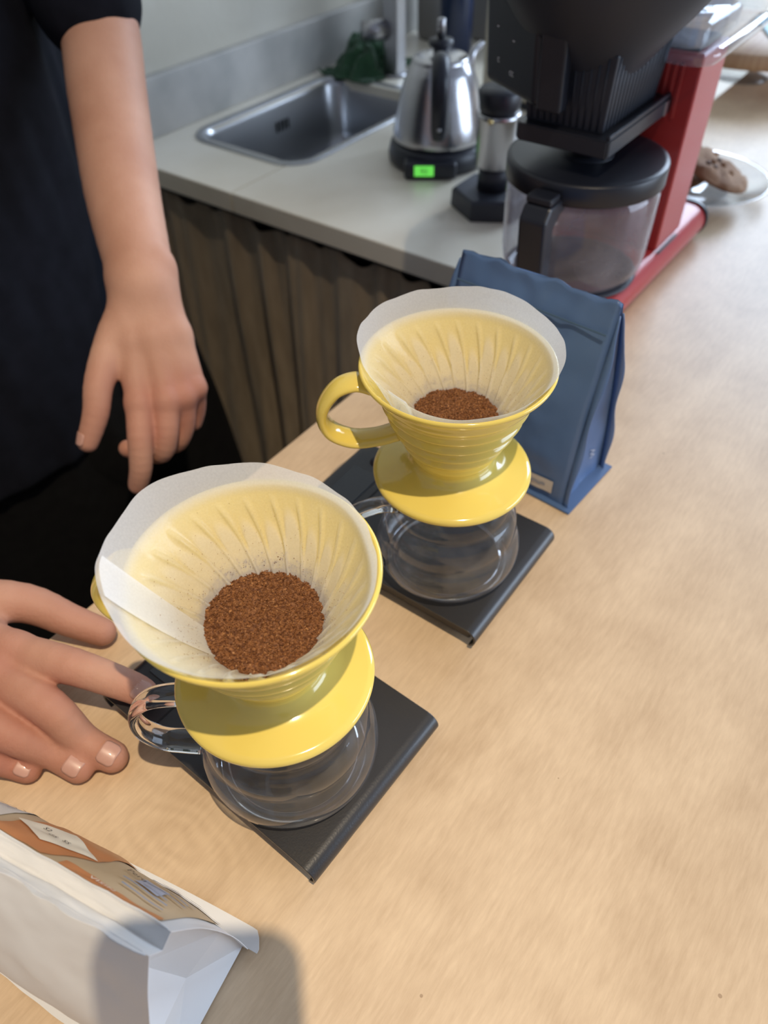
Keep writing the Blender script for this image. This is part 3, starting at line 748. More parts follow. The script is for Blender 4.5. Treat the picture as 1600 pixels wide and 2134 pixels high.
def dripper(cx, cy, haz, label):
    zb = .1075
    t = thing('coffee_dripper', label, 'dripper', (cx, cy, zb), 0, 'yellow ceramic drippers')
    outer = [(.0310, .000), (.0515, .0008), (.0528, .0030), (.0530, .0050), (.0520, .0068), (.0490, .0075), (.0380, .0085), (.0300, .0110), (.0265, .0145), (.0262, .0180)]
    # wavy cone wall
    zs = np.linspace(.0200, RIM_Z - zb - .006, 60)
    for z in zs:
        k = (z - .0200) / (RIM_Z - zb - .0200)
        rr = .0270 + (RIM_R - .0030 - .0270) * k ** 1.02
        amp = .0023 * math.exp(-((k - .40) / .30) ** 2)
        rr += amp * math.sin((z - .02) / .0105 * 2 * PI)
        outer.append((rr, z))
    outer += [(RIM_R - .0008, RIM_Z - zb - .0035), (RIM_R, RIM_Z - zb - .0012), (RIM_R - .0008, RIM_Z - zb), (RIM_R - .0018, RIM_Z - zb - .0002)]
    lathe('outer_wall', outer, YELLOW, t, seg=128)
    # ribbed inner cone
    S, T = 480, 48; V = []; F = []
    r_top, r_bot = RIM_R - .0018, .0085
    for i in range(T + 1):
        k = i / T; r = r_top + (r_bot - r_top) * k; z = RIM_Z - zb - .0002 - (r_top - r) * 1.60
        for j in range(S):
            th = 2 * PI * j / S; g, _ = rib_height(th, r); rr = r - .0013 * g
            V.append((rr * math.cos(th), rr * math.sin(th), z + .0006 * g))
    for i in range(T):
        for j in range(S):
            k = (j + 1) % S; F.append((i * S + j, i * S + k, (i + 1) * S + k, (i + 1) * S + j))
    ic = mesh('ribbed_inner_cone', V, F, YELLOW, t)
    lathe('bottom_ring', [(.0300, .0005), (.0300, -.0060), (.0270, -.0065), (.0265, .0), (.0265, .004), (.009, .010)], YELLOW, t)
    d = Vector((math.cos(haz), math.sin(haz), 0))
    p = lambda r, z: d * r + Vector((0, 0, z - zb))
    pts = [p(.052, .184), p(.062, .187), p(.074, .182), p(.083, .167), p(.080, .152), p(.066, .143), p(.050, .143), p(.036, .147)]
    tube('handle', pts, [.0095, .0092, .0092, .0095, .0098, .0092, .0088, .0092], YELLOW, t, flat=.42, nrm=Vector((0, 0, 1)).cross(d), seg=24)
    return t

def server(cx, cy, haz, label, group='glass servers'):
    zb = .0206
    t = thing('glass_server', label, 'server', (cx, cy, zb), 0, group)
    prof = [(0, .0022), (.034, .0022), (.0400, .0012), (.0420, .0006), (.0450, .0014), (.0490, .0050), (.0518, .0110), (.0528, .0180), (.0524, .0250), (.0500, .0315), (.0476, .0345), (.0478, .0370),
            (.0486, .0420), (.0478, .0490), (.0446, .0560), (.0420, .0585), (.0424, .0610), (.0426, .0660), (.0408, .0715), (.0372, .0765), (.0358, .0790), (.0358, .0830), (.0362, .0868)]
    lathe('bowl', prof, GLASS, t, seg=128)
    lathe('base_rim', [(.0395, .0002), (.0435, .0002), (.0456, .0016), (.0435, .0030), (.0395, .0024)], HGLASS, t, seg=96, closed=True)
    lathe('mouth_rim', [(.0350, .0858), (.0368, .0852), (.0378, .0862), (.0368, .0872), (.0350, .0866)], HGLASS, t, seg=96, closed=True)
    d = Vector((math.cos(haz), math.sin(haz), 0))
    p = lambda r, z: d * r + Vector((0, 0, z))
    tube('handle', [p(.0405, .0715), p(.055, .0765), p(.072, .0740), p(.083, .0600), p(.083, .0430), p(.074, .0290), p(.062, .0240), p(.0530, .0215)],
         [.0085, .0075, .0070, .0070, .0072, .0075, .0080, .0085], HGLASS, t, flat=.42, nrm=Vector((0, 0, 1)).cross(d), seg=20)
    return t

def paper(cx, cy, ext, label, seam_az, dents, seed):
    """ext(th) = height of paper above ceramic rim"""
    t = thing('paper_filter', label, 'filter', (cx, cy, RIM_Z), 0, 'paper coffee filters')
    S, T = 720, 110; V = []; F = []; C = []
    r_top, r_bot = RIM_R - .0028, .0075
    for i in range(T + 1):
        for j in range(S):
            th = 2 * PI * j / S
            e = ext(th) + .0008 * noise.noise((math.cos(th) * 5, math.sin(th) * 5, seed + 4))
            K = .22
            if i / T < K:
                s = i / T / K; zz = e * (1 - s); r = r_top + zz / 1.60 + .0006 * noise.noise((math.cos(th) * 3, math.sin(th) * 3, seed + zz * 60)) * (1 - s)
            else:
                s = (i / T - K) / (1 - K); r = r_top + (r_bot - r_top) * s; zz = -(r_top - r) * 1.60
            g, f = rib_height(th, r)
            dn = dents(th, zz)
            c_rim = min(1, max(0, -zz / .004))
            u = RIM_R - r
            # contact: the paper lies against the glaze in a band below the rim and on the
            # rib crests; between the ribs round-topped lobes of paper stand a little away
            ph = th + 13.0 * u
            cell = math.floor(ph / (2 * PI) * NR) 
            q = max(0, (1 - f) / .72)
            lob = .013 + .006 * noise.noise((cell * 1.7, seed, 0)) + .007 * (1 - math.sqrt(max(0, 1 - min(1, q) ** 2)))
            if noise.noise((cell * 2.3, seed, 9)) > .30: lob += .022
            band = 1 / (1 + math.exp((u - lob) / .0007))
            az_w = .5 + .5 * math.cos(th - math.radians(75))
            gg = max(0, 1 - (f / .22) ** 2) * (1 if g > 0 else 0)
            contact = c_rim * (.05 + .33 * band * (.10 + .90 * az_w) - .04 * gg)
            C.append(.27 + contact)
            rr = r - (.0014 * g if zz < 0 else 0) - .0006 - dn
            if zz < 0: rr += -.0009 * (1 - band)
            V.append((rr * math.cos(th), rr * math.sin(th), zz))
    for i in range(T):
        for j in range(S):
            k = (j + 1) % S; F.append((i * S + j, i * S + k, (i + 1) * S + k, (i + 1) * S + j))
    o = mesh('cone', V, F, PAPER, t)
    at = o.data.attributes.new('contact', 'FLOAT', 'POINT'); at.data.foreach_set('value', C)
    # glued seam: a second layer of paper laid inside the cone
    V = []; F = []; n1, n2 = 26, 14
    for i in range(n1 + 1):
        for j in range(n2 + 1):
            s = i / n1; w_ = (j / n2) * (.34 + .30 * s)
            th = seam_az - .06 + w_ + .05 * s
            e_ = ext(th) + .0008 * noise.noise((math.cos(th) * 5, math.sin(th) * 5, seed + 4)); z = e_ * (1 - s * 1.0) - .045 * s
            r = r_top + z / 1.60 - .0023 - dents(th, z)
            V.append((r * math.cos(th), r * math.sin(th), z + (.0002 if s == 0 else 0)))
    for i in range(n1):
        for j in range(n2):
            a = i * (n2 + 1) + j; F.append((a, a + 1, a + n2 + 2, a + n2 + 1))
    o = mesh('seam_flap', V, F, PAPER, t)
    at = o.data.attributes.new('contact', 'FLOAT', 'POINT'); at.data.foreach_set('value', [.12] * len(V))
    return t

def grounds(cx, cy, r0, z0, tilt, mound, label, n, seed):
    rnd = random.Random(seed)
    t = thing('coffee_grounds', label, 'coffee grounds', (cx, cy, z0), 0, 'ground coffee in the filters'); 
    V = []; F = []; S, T = 96, 30
    def hh(x, y):
        r = math.hypot(x, y)
        return mound * (1 - (r / r0) ** 2) + tilt[0] * x + tilt[1] * y + .0012 * noise.noise((x * 130, y * 130, seed)) + .0006 * noise.noise((x * 400, y * 400, seed))
    for i in range(T + 1):
        for j in range(S):
            th = 2 * PI * j / S; e = 1 + .03 * noise.noise((math.cos(th) * 2.5, math.sin(th) * 2.5, seed))
            r = r0 * e * i / T; x, y = r * math.cos(th), r * math.sin(th)
            V.append((x, y, hh(x, y)))
    for i in range(T):
        for j in range(S):
            k = (j + 1) % S; F.append((i * S + j, i * S + k, (i + 1) * S + k, (i + 1) * S + j))
    b = len(V)
    for j in range(S):
        th = 2 * PI * j / S; V.append((.35 * r0 * math.cos(th), .35 * r0 * math.sin(th), -.028))
    for j in range(S):
        k = (j + 1) % S; F.append((T * S + j, T * S + k, b + k, b + j))
    bed = mesh('bed', V, F, COFFEE, t); bed['kind'] = 'stuff'
    for part, cnt, mm, rs in (('granules', n, COFFEE, (.00026, .00078)), ('chaff', n // 12, COFFEE2, (.00028, .00065))):
        V = []; F = []
        for _ in range(cnt):
            edge = rnd.random() < .10
            r = r0 * (math.sqrt(rnd.random()) if not edge else .96 + .10 * abs(rnd.gauss(0, .6))); th = rnd.random() * 2 * PI
            x, y = r * math.cos(th), r * math.sin(th); z = hh(x, y) + .0001
            s = rnd.uniform(*rs); 
            if r > r0 * .97: r = r + .0028 * max(0, math.sin(th)) * rnd.random(); x, y = r * math.cos(th), r * math.sin(th); z = hh(x * .97, y * .97) + (r - r0 * .97) * 1.6; s *= .6; x *= .985; y *= .985
            ax = Vector((rnd.gauss(0, 1), rnd.gauss(0, 1), rnd.gauss(0, 1))).normalized(); R_ = Matrix.Rotation(rnd.random() * 6.28, 3, ax)
            b = len(V); sx, sy, sz = s * rnd.uniform(.6, 1.7), s * rnd.uniform(.5, 1.1), s * rnd.uniform(.35, .8)
            for q in ((-1, -1, -1), (1, -.8, -1), (.7, 1, -1), (-1, .8, -.8), (-.5, -.6, 1), (.8, .2, .9)):
                p = R_ @ Vector((q[0] * sx, q[1] * sy, q[2] * sz)); V.append((x + p.x, y + p.y, z + p.z))
            F += [(b, b + 3, b + 2, b + 1), (b, b + 1, b + 5, b + 4), (b + 1, b + 2, b + 5), (b + 2, b + 3, b + 4, b + 5), (b + 3, b, b + 4)]
        g = mesh(part, V, F, mm, t, smooth=False); g['kind'] = 'stuff'
    # stray dust on the paper
    V = []; F = []
    for _ in range(420):
        r = r0 * 1.02 + abs(rnd.gauss(0, .35)) * .022; r = min(r, .053); th = rnd.random() * 2 * PI
        zz = (RIM_Z - (RIM_R - .004 - r) * 1.60) - z0; rr = r - .0026; s = rnd.uniform(.00010, .00026)
        x, y = rr * math.cos(th), rr * math.sin(th); b = len(V)
        for q in ((-1, -1, 0), (1, -1, 0), (0, 1, 0), (0, 0, 1.2)): V.append((x + q[0] * s, y + q[1] * s, zz + q[2] * s))
        F += [(b, b + 2, b + 1), (b, b + 1, b + 3), (b + 1, b + 2, b + 3), (b + 2, b, b + 3)]
    g = mesh('stray_dust', V, F, COFFEE, t, smooth=False); g['kind'] = 'stuff'
    return t

FA = (-.0606, .2133); RA = (.0467, .3678)
def interp(tab):
    tab = sorted(tab)
    def f(th):
        d = math.degrees(th) % 360
        T = [(a % 360, v) for a, v in tab]; T.sort(); T = [(T[-1][0] - 360, T[-1][1])] + T + [(T[0][0] + 360, T[0][1])]
        for (a0, v0), (a1, v1) in zip(T, T[1:]):
            if a0 <= d <= a1:
                s = (d - a0) / (a1 - a0); s = s * s * (3 - 2 * s); return v0 + (v1 - v0) * s
        return T[0][1]
    K = 720; raw = [f(2 * PI * i / K) for i in range(K)]
    sm = [sum(raw[(i + k) % K] * (1 - abs(k) / 29) for k in range(-28, 29)) / 29 for i in range(K)]
    def g(th):
        x = (th % (2 * PI)) / (2 * PI) * K; i = int(x) % K; return sm[i] + (sm[(i + 1) % K] - sm[i]) * (x - int(x))
    return g
extA = interp([(-171, .0135), (162, .013), (142, .0150), (120, .0118), (95, .0090), (67, .0050), (40, .0030), (12, .0035), (-20, .0035), (-50, .0010), (-87, .0010), (-105, .0045), (-126, .0068), (-150, .0085)])
extB = interp([(165, .0100), (135, .0122), (92, .0125), (56, .0130), (26, .0098), (-10, .0092), (-40, .0050), (-62, .0024), (-94, .0010), (-114, .0020), (-135, -.0040), (-155, -.0030), (178, .0030)])
def dentA(th, z):
    d = 0
    x = (math.degrees(th) - 12 + 180) % 360 - 180
    d += .0022 * math.exp(-(x / 22) ** 2) * math.exp(-((z - .001) / .008) ** 2)
    return d
def dentB(th, z):
    x = (math.degrees(th) + 140 + 180) % 360 - 180
    return .0060 * math.exp(-(x / 26) ** 2) * math.exp(-((z + .002) / .011) ** 2)

server(FA[0], FA[1], math.radians(-177), 'clear glass server with ringed sides on the front scale')
server(RA[0], RA[1], math.radians(-160), 'clear glass server with ringed sides on the rear scale')
dripper(FA[0], FA[1], math.radians(166), 'yellow ceramic dripper nearest the white bag, filled with more coffee')
dripper(RA[0], RA[1], math.radians(-178), 'yellow ceramic dripper in front of the blue bag, handle fully visible')
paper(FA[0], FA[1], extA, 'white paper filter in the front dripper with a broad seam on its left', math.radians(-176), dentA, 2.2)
paper(RA[0], RA[1], extB, 'white paper filter in the rear dripper, its front left edge folded inward', math.radians(-150), dentB, 7.7)
grounds(FA[0], FA[1], .0325, .1570, (0.0, .06), .0010, 'round bed of brown ground coffee in the front filter', 9000, 3)
grounds(RA[0], RA[1], .0310, .1540, (0.0, .05), .0030, 'small mound of brown ground coffee in the rear filter', 6000, 9)

# ================================================================= BLUE BAG
def blue_bag():
    ang = math.radians(138.5); 
    t = thing('coffee_bag', 'upright matt blue gusseted coffee bag behind the rear dripper', 'bag', (.1505, .4350, 0), ang)
    Wb, Db, Hb = .137, .063, .176    # local x along front (to the left), local -y = depth (away to the right/back)
    def pt(s, k, off=0):
        """s in [0,8): perimeter parameter, k height 0..1"""
        z = Hb * k
        dep = Db * (1 - k ** 1.5) + .0012
        yc = -Db * .5
        gus = .0 + .022 * k ** .6 * (1 - k) ** .3 * 1.0
        bul = .008 * math.sin(PI * min(1, k * 1.05)) * 1.0
        y0 = yc + dep / 2; y1 = yc - dep / 2
        C_ = [(0, y0), (Wb, y0), (Wb - gus, yc), (Wb, y1), (0, y1), (gus, yc)]
        i = int(s) % 6; f = s - int(s)
        a, b = C_[i], C_[(i + 1) % 6]
        x = a[0] + (b[0] - a[0]) * f; y = a[1] + (b[1] - a[1]) * f
        if i in (0, 3):
            e = bul * math.sin(PI * f) ** .8 * (1 if i == 0 else -1)
            cr = .0042 * noise.noise((x * 34, z * 26, i * 3.1)) * math.sin(PI * k) + .0022 * noise.noise((x * 85, z * 55, i * 3.1))
            y += e + cr * math.sin(PI * f)
        else:
            x += .0016 * noise.noise((y * 60, z * 40, i)) * math.sin(PI * f)
        if k > .97: z += .0015 * math.sin(x * 260) + .0012 * math.sin(x * 130 + 1)
        return Vector((x, y + off, z))
    segs = [28, 10, 10, 28, 10, 10]; ss = []
    for i, n_ in enumerate(segs): ss += [i + j / n_ for j in range(n_)]
    rings = [[pt(s, k / 60) for s in ss] for k in range(61)]
    V, F = loft(rings); mesh('pouch', V, F, BLUEBAG, t)
    # bottom flange and the fin seals at the corners
    fl = .010
    bl = [(-fl, fl * .6), (Wb + fl, fl * .6), (Wb + fl, -Db - fl * .6), (-fl, -Db - fl * .6)]
    prism('bottom_flange', bl, .0006, .0022, BLUEBAG, t, bev=.0004)
    for (x0, side, dx) in ((0, 0, -.006), (0, 1, -.006), (Wb, 0, .006), (Wb, 1, .006)):
        V = []; n_ = 40
        for k in range(n_ + 1):
            q = k / n_ * .96; dep = Db * (1 - q ** 1.5) + .0012; y = -Db / 2 + (dep / 2) * (1 if side == 0 else -1)
            wv = .0016 * math.sin(q * 16 + side)
            V += [(x0, y, Hb * q), (x0 + (dx + wv * .5) * min(1, (1 - q) * 5), y + wv * min(1, (1 - q) * 5), Hb * q)]
        F = [(2 * k, 2 * k + 1, 2 * k + 3, 2 * k + 2) for k in range(n_)]
        o = mesh('corner_fin', V, F, BLUEBAG, t); s = o.modifiers.new('s', 'SOLIDIFY'); s.thickness = .0008
    # top seal
    o = rbox('top_seal_line', (Wb * .96, .0016, .0012), mat('blue_seal_crease', (.06, .11, .18), rough=.4), t, (Wb / 2, -Db / 2 + .0105, Hb * .885), bev=.0004, seg=1)
    # small white printed label, low on the front
    def lab(u, v, off=.0012): return pt(u, v) + Vector((0, off, 0))
    V = []; nn = 12
    for i in range(nn + 1):
        for j in range(3):
            V.append(lab(.08 + .26 * i / nn, .055 + .075 * j / 2))
    F = [(i * 3 + j, (i + 1) * 3 + j, (i + 1) * 3 + j + 1, i * 3 + j + 1) for i in range(nn) for j in range(2)]
    lb_ = mesh('label', V, F, LABELW, t)
    V = [lab(.13 + .15 * q / 8, .088 + .012 * r_ + .004 * math.sin(q * 2.1), .0018) for q in range(9) for r_ in (0, 1)]
    mesh('fine_print', V, [(2 * q, 2 * q + 2, 2 * q + 3, 2 * q + 1) for q in range(8)], GREYINK, lb_)
    # lightning mark on the right gusset (x = 0 side, s from 4..6)
    def gus(u, v):
        p = pt(4.45 + u, v); return p + Vector((-.0012, 0, 0))
    text_mesh('mark', 'W', .016, mat('pale_print', (.45, .50, .60), rough=.5), t, lambda x, y: gus((y - .003) * 17, .15 + x * 3.4))
    return t
blue_bag()

# ================================================================= WHITE BAG
def white_bag():
    d = Vector((.89, -.455, 0)).normalized(); nn_ = Vector((.455, .89, 0)).normalized()
    org = d * -.1255
    ang = math.atan2(-d.y, -d.x)
    t = thing('coffee_bag', 'white foil coffee bag lying on its side with an orange and kraft label', 'bag', (org.x, org.y, 0), ang)
    # local x: from bag bottom towards its mouth; local y = -n
    Ln = .235
    def sec(x):
        k = x / Ln; w_ = 1 - .55 * k ** 2
        sw = .006 * math.sin(PI * min(1, k * 1.4))
        H = .128 - .010 * k
        c = .029
        nl, nh, fh, fl_ = c + (-.003 - c) * w_, c + (.0245 - c) * 1, c + (.0360 - c) * w_, c + (.0600 - c) * w_
        return [(nl, .002), (nl + (nh - nl) * .35 - .008 - sw, H * .40), (nl + (nh - nl) * .75 - .005 - sw, H * .78), (nh, H), ((nh + fh) / 2 - .001, H - .010), (fh, H - .007),
                (fh + (fl_ - fh) * .3 + .004 + sw * .9, H * .68), (fh + (fl_ - fh) * .72 + .003 + sw, H * .32), (fl_, .002)]
    def cr(P, f):
        i = min(int(f), len(P) - 2); u = f - i
        if i in (3, 4) or False:
            a, b = P[i], P[i + 1]; return (a[0] + (b[0] - a[0]) * u, a[1] + (b[1] - a[1]) * u)
        lo, hi = (0, 3) if i < 3 else (5, 8)
        g = lambda q: P[min(max(q, lo), hi)]
        p0, p1, p2, p3 = g(i - 1), g(i), g(i + 1), g(i + 2)
        return tuple(.5 * (2 * p1[m_] + (-p0[m_] + p2[m_]) * u + (2 * p0[m_] - 5 * p1[m_] + 4 * p2[m_] - p3[m_]) * u * u + (-p0[m_] + 3 * p1[m_] - 3 * p2[m_] + p3[m_]) * u ** 3) for m_ in (0, 1))
    def P(x, f, off=0):
        S_ = sec(x); n0, z0 = cr(S_, f); n1, z1 = cr(S_, min(f + .02, 7.999)); 
        tx, tz = n1 - n0, z1 - z0; l = math.hypot(tx, tz) or 1; nx, nz = -tz / l, tx / l   # outward for near side is -n
        w_ = .0016 * noise.noise((x * 28, f * 1.7, 3)) + .0007 * noise.noise((x * 80, f * 5, 8))
        w_ *= min(1, x / .02)
        o = off + w_
        return Vector((x, -(n0 + nx * o), max(.0008, z0 + nz * o)))
    fs = [i / 10 for i in range(0, 81)]; fs[-1] = 7.999
    rings = [[P(Ln * i / 70, f) for f in fs] for i in range(71)]
    V, F = loft(rings, cap=False)
    mesh('pouch', V, F, WHITEBAG, t)
    # recessed folded bottom (faces the viewer's right)
    E = [P(0, f) for f in fs]; c_ = Vector((.020, -.024, .070)); c2 = Vector((.010, -.032, .030))
    V = [tuple(p) for p in E] + [tuple(c_), tuple(c2)]
    nE = len(E); F = []
    for i in range(nE - 1):
        F.append((i, i + 1, nE if E[i].z > .05 else nE + 1))
    # bridge faces where the target vertex changes
    for i in range(1, nE - 1):
        a = nE if E[i - 1].z > .05 else nE + 1; b = nE if E[i].z > .05 else nE + 1
        if a != b: F.append((i, a, b))
    F.append((0, nE + 1, nE - 1))
    o = mesh('folded_bottom', V, F, WHITEBAG, t, smooth=False)
    # fins: seal strips on the long edges and round the bottom end
    def fin(name, f, dirn, w_, x0, x1, wav=.0, r0=True):
        V = []; n_ = 50
        for i in range(n_ + 1):
            x = x0 + (x1 - x0) * i / n_; p = P(max(x, 0), f); p = Vector((x, p.y, p.z)); q = min(1, (x - x0) / .006, (x1 - x) / .006) if r0 else 1
            ww = w_ * math.sqrt(max(0.05, q)) + wav * noise.noise((x * 70, f, 1))
            V += [p, p + Vector(dirn) * ww]
        F = [(2 * i, 2 * i + 1, 2 * i + 3, 2 * i + 2) for i in range(n_)]
        o = mesh(name, V, F, WHITEBAG, t, smooth=False); s = o.modifiers.new('s', 'SOLIDIFY'); s.thickness = .0004
    fin('side_fin', 0.0, (0, 1, .05), .008, -.006, .20)
    fin('side_fin', 7.999, (0, -1, .05), .010, -.009, .134)
    fin('side_fin', 3.0, (0, .55, .80), .0030, -.002, .20, .0035)
    fin('side_fin', 5.0, (0, -.5, .85), .0015, -.002, .20, 0)
    V = []
    for i, f in enumerate(fs):
        p = P(0, f); out = Vector((-.0035, 0, 0)); V += [p, p + out]
    F = [(2 * i, 2 * i + 1, 2 * i + 3, 2 * i + 2) for i in range(len(fs) - 1)]
    o = mesh('bottom_fin', V, F, WHITEBAG, t, smooth=False); s = o.modifiers.new('s', 'SOLIDIFY'); s.thickness = .0004
    # ---- the label on the far broad side: f 5.02..7.5, x .003..0.14
    def LB(u, v, off=.0008): return P(.004 + u, 5.03 + v * 2.3, -off if False else off)
    par = [t]
    def patch(name, poly, m_, off, nx=30, ny=14):
        """poly: u range (metres) and v range as functions"""
        u0, u1, v0, v1 = poly; V = []
        for i in range(nx + 1):
            u = u0 + (u1 - u0) * i / nx
            a = v0(u) if callable(v0) else v0; b = v1(u) if callable(v1) else v1
            for j in range(ny + 1): V.append(LB(u, a + (b - a) * j / ny, off))
        F = [(i * (ny + 1) + j, (i + 1) * (ny + 1) + j, (i + 1) * (ny + 1) + j + 1, i * (ny + 1) + j + 1) for i in range(nx) for j in range(ny)]
        return mesh(name, V, F, m_, par[0])
    par[0] = patch('label', (0, .150, 0, .90), KRAFT, .0007)
    patch('label_stripe', (.0, .055, .0, .10), ORANGE, .0012)
    patch('label_stripe', (.0, .045, .80, .90), LABELW, .0012)
    patch('label_band', (.050, .098, lambda u: .02 + max(0, .9 * (.066 - u) / .020) * .4, lambda u: .85 - max(0, (u - .080)) * 30), ORANGE, .0012)
    patch('label_diamond', (.050, .100, lambda u: .30 - .15 * (1 - abs(u - .075) / .025), lambda u: .30 + .15 * (1 - abs(u - .075) / .025)), CREAM, .0017)
    patch('label_panel', (.106, .148, .05, .88), LABELW, .0012)
    patch('lens_smear_patch', (.016, .030, lambda u: .32, lambda u: .46), SMEARBLUE, .0017, 8, 4)  # blue smear of the lens painted onto the label as a patch
    tf = lambda u0, v0, off: (lambda x, y: LB(u0 - x, v0 + y * 10.5, off))
    text_mesh('label_text', 'VISIN', .0062, INKW, par[0], tf(.032, .025, .0019))
    text_mesh('label_text', 'Peru', .0062, INK, par[0], tf(.034, .40, .0019))
    for k, (ua, ub) in enumerate(((.006, .030), (.008, .034), (.012, .026), (.005, .031), (.007, .028), (.006, .033), (.010, .030))):   # print too small to read
        patch('fine_print', (ua, ub, .20 + k * .075, .20 + k * .075 + .014), GREYINK, .0018, 10, 1)
    patch('fine_print', (.008, .040, .845, .865), GREYINK, .0018, 10, 1)
    for (u0, v0, tx) in ((.069, .27, 'SS'), (.076, .25, 'GS'), (.083, .30, 'S2')):
        text_mesh('label_text', tx, .0045, INK, par[0], tf(u0, v0, .0021))
    # handwriting on the pale panel
    text_mesh('handwriting', '200G', .010, INK, par[0], lambda x, y: LB(.127 + x, .78 - y * 10.5, .0019))
    text_mesh('handwriting', 'XX', .010, INK, par[0], lambda x, y: LB(.138 + x, .42 - y * 10.5, .0019))
    for k in range(5):
        patch('ruled_line', (.112 + k * .005, .1125 + k * .005, .35, .80), GREYINK, .0018, 1, 8)
white_bag()

# ================================================================= PERSON
ps = thing('person', 'person in a black t-shirt standing behind the bar, one hand resting by the front scale', 'person', (-.50, .72, -.93), 0)
PI_ = Matrix.Translation((.50, -.72, .93))
def pl_(pieces):
    return [([PI_ @ Vector(v) for v in V], F) for V, F in pieces]
class Field:
    """signed-distance body: tapered capsules melted together with a smooth minimum, meshed with surface nets"""
    def __init__(self, lo, hi, h):
        self.lo = np.array(lo, 'f'); self.h = h
        self.n = np.ceil((np.array(hi) - self.lo) / h).astype(int) + 1
        self.g = np.full(self.n, .03, 'f')
    def box(self, pts, m):
        pts = np.array(pts); a = np.maximum(((pts.min(0) - m - self.lo) / self.h).astype(int), 0)
        b = np.minimum(((pts.max(0) + m - self.lo) / self.h).astype(int) + 2, self.n); return a, b
    def sdf(self, prim, a, b):
        X = [self.lo[k] + self.h * np.arange(a[k], b[k], dtype='f') for k in range(3)]
        x = X[0][:, None, None]; y = X[1][None, :, None]; z = X[2][None, None, :]
        if prim[0] == 'c':
            p, q, ra, rb = np.array(prim[1], 'f'), np.array(prim[3], 'f'), prim[2], prim[4]
            d = q - p; L2 = float(d @ d)
            t = np.clip(((x - p[0]) * d[0] + (y - p[1]) * d[1] + (z - p[2]) * d[2]) / L2, 0, 1)
            return np.sqrt((x - p[0] - t * d[0]) ** 2 + (y - p[1] - t * d[1]) ** 2 + (z - p[2] - t * d[2]) ** 2) - (ra + t * (rb - ra))
        c, rd = prim[1], prim[2]
        k = np.sqrt(((x - c[0]) / rd[0]) ** 2 + ((y - c[1]) / rd[1]) ** 2 + ((z - c[2]) / rd[2]) ** 2)
        return (k - 1) * min(rd)
    @staticmethod
    def smin(a, b, k):
        h = np.clip(.5 + .5 * (b - a) / k, 0, 1); return b + (a - b) * h - k * h * (1 - h)
    def add(self, prims, k_in, k_out):
        pts = []; m = 0
        for p in prims:
            if p[0] == 'c': pts += [p[1], p[3]]; m = max(m, p[2], p[4])
            else: pts += [p[1]]; m = max(m, *p[2])
        a, b = self.box(pts, m + .022)
        f = np.full(b - a, .05, 'f')
        for p in prims: f = self.smin(f, self.sdf(p, a, b), k_in)
        sl = tuple(slice(a[k], b[k]) for k in range(3))
        self.g[sl] = self.smin(self.g[sl], f, k_out)
    def mesh(self):
        g = self.g; s = g < 0
        n = self.n
        act = np.zeros(n - 1, bool); cnt = np.zeros(n - 1, 'i1')
        for dx in (0, 1):
            for dy in (0, 1):
                for dz in (0, 1): cnt += s[dx:n[0] - 1 + dx, dy:n[1] - 1 + dy, dz:n[2] - 1 + dz]
        I = np.argwhere((cnt > 0) & (cnt < 8)); idm = np.full(n - 1, -1, 'i4'); idm[tuple(I.T)] = np.arange(len(I))
        acc = np.zeros((len(I), 3)); w_ = np.zeros(len(I))
        cs = [(0, 0, 0), (1, 0, 0), (0, 1, 0), (1, 1, 0), (0, 0, 1), (1, 0, 1), (0, 1, 1), (1, 1, 1)]
        gv = [g[tuple((I + c).T)] for c in cs]
        for a in range(8):
            for b in range(a + 1, 8):
                if sum(abs(cs[a][k] - cs[b][k]) for k in range(3)) != 1: continue
                m = (gv[a] < 0) != (gv[b] < 0); t = np.where(m, gv[a] / np.where(gv[a] == gv[b], 1, gv[a] - gv[b]), 0)
                for k in range(3): acc[:, k] += np.where(m, cs[a][k] + t * (cs[b][k] - cs[a][k]), 0)
                w_ += m
        V = self.lo + self.h * (I + acc / w_[:, None])
        Fq = []
        for ax in range(3):
            u, v = (ax + 1) % 3, (ax + 2) % 3
            sa = [slice(0, n[k]) for k in range(3)]; sb = list(sa); sa[ax] = slice(0, n[ax] - 1); sb[ax] = slice(1, n[ax])
            E_ = np.argwhere(s[tuple(sa)] != s[tuple(sb)])
            E_ = E_[(E_[:, u] > 0) & (E_[:, v] > 0) & (E_[:, u] < n[u] - 1) & (E_[:, v] < n[v] - 1)]
            du = np.zeros(3, int); du[u] = 1; dv = np.zeros(3, int); dv[v] = 1
            q = np.stack([idm[tuple((E_ - du - dv).T)], idm[tuple((E_ - dv).T)], idm[tuple(E_.T)], idm[tuple((E_ - du).T)]], 1)
            fl = ~s[tuple(E_.T)]; q[fl] = q[fl][:, ::-1]; Fq.append(q)
        return V, np.concatenate(Fq)


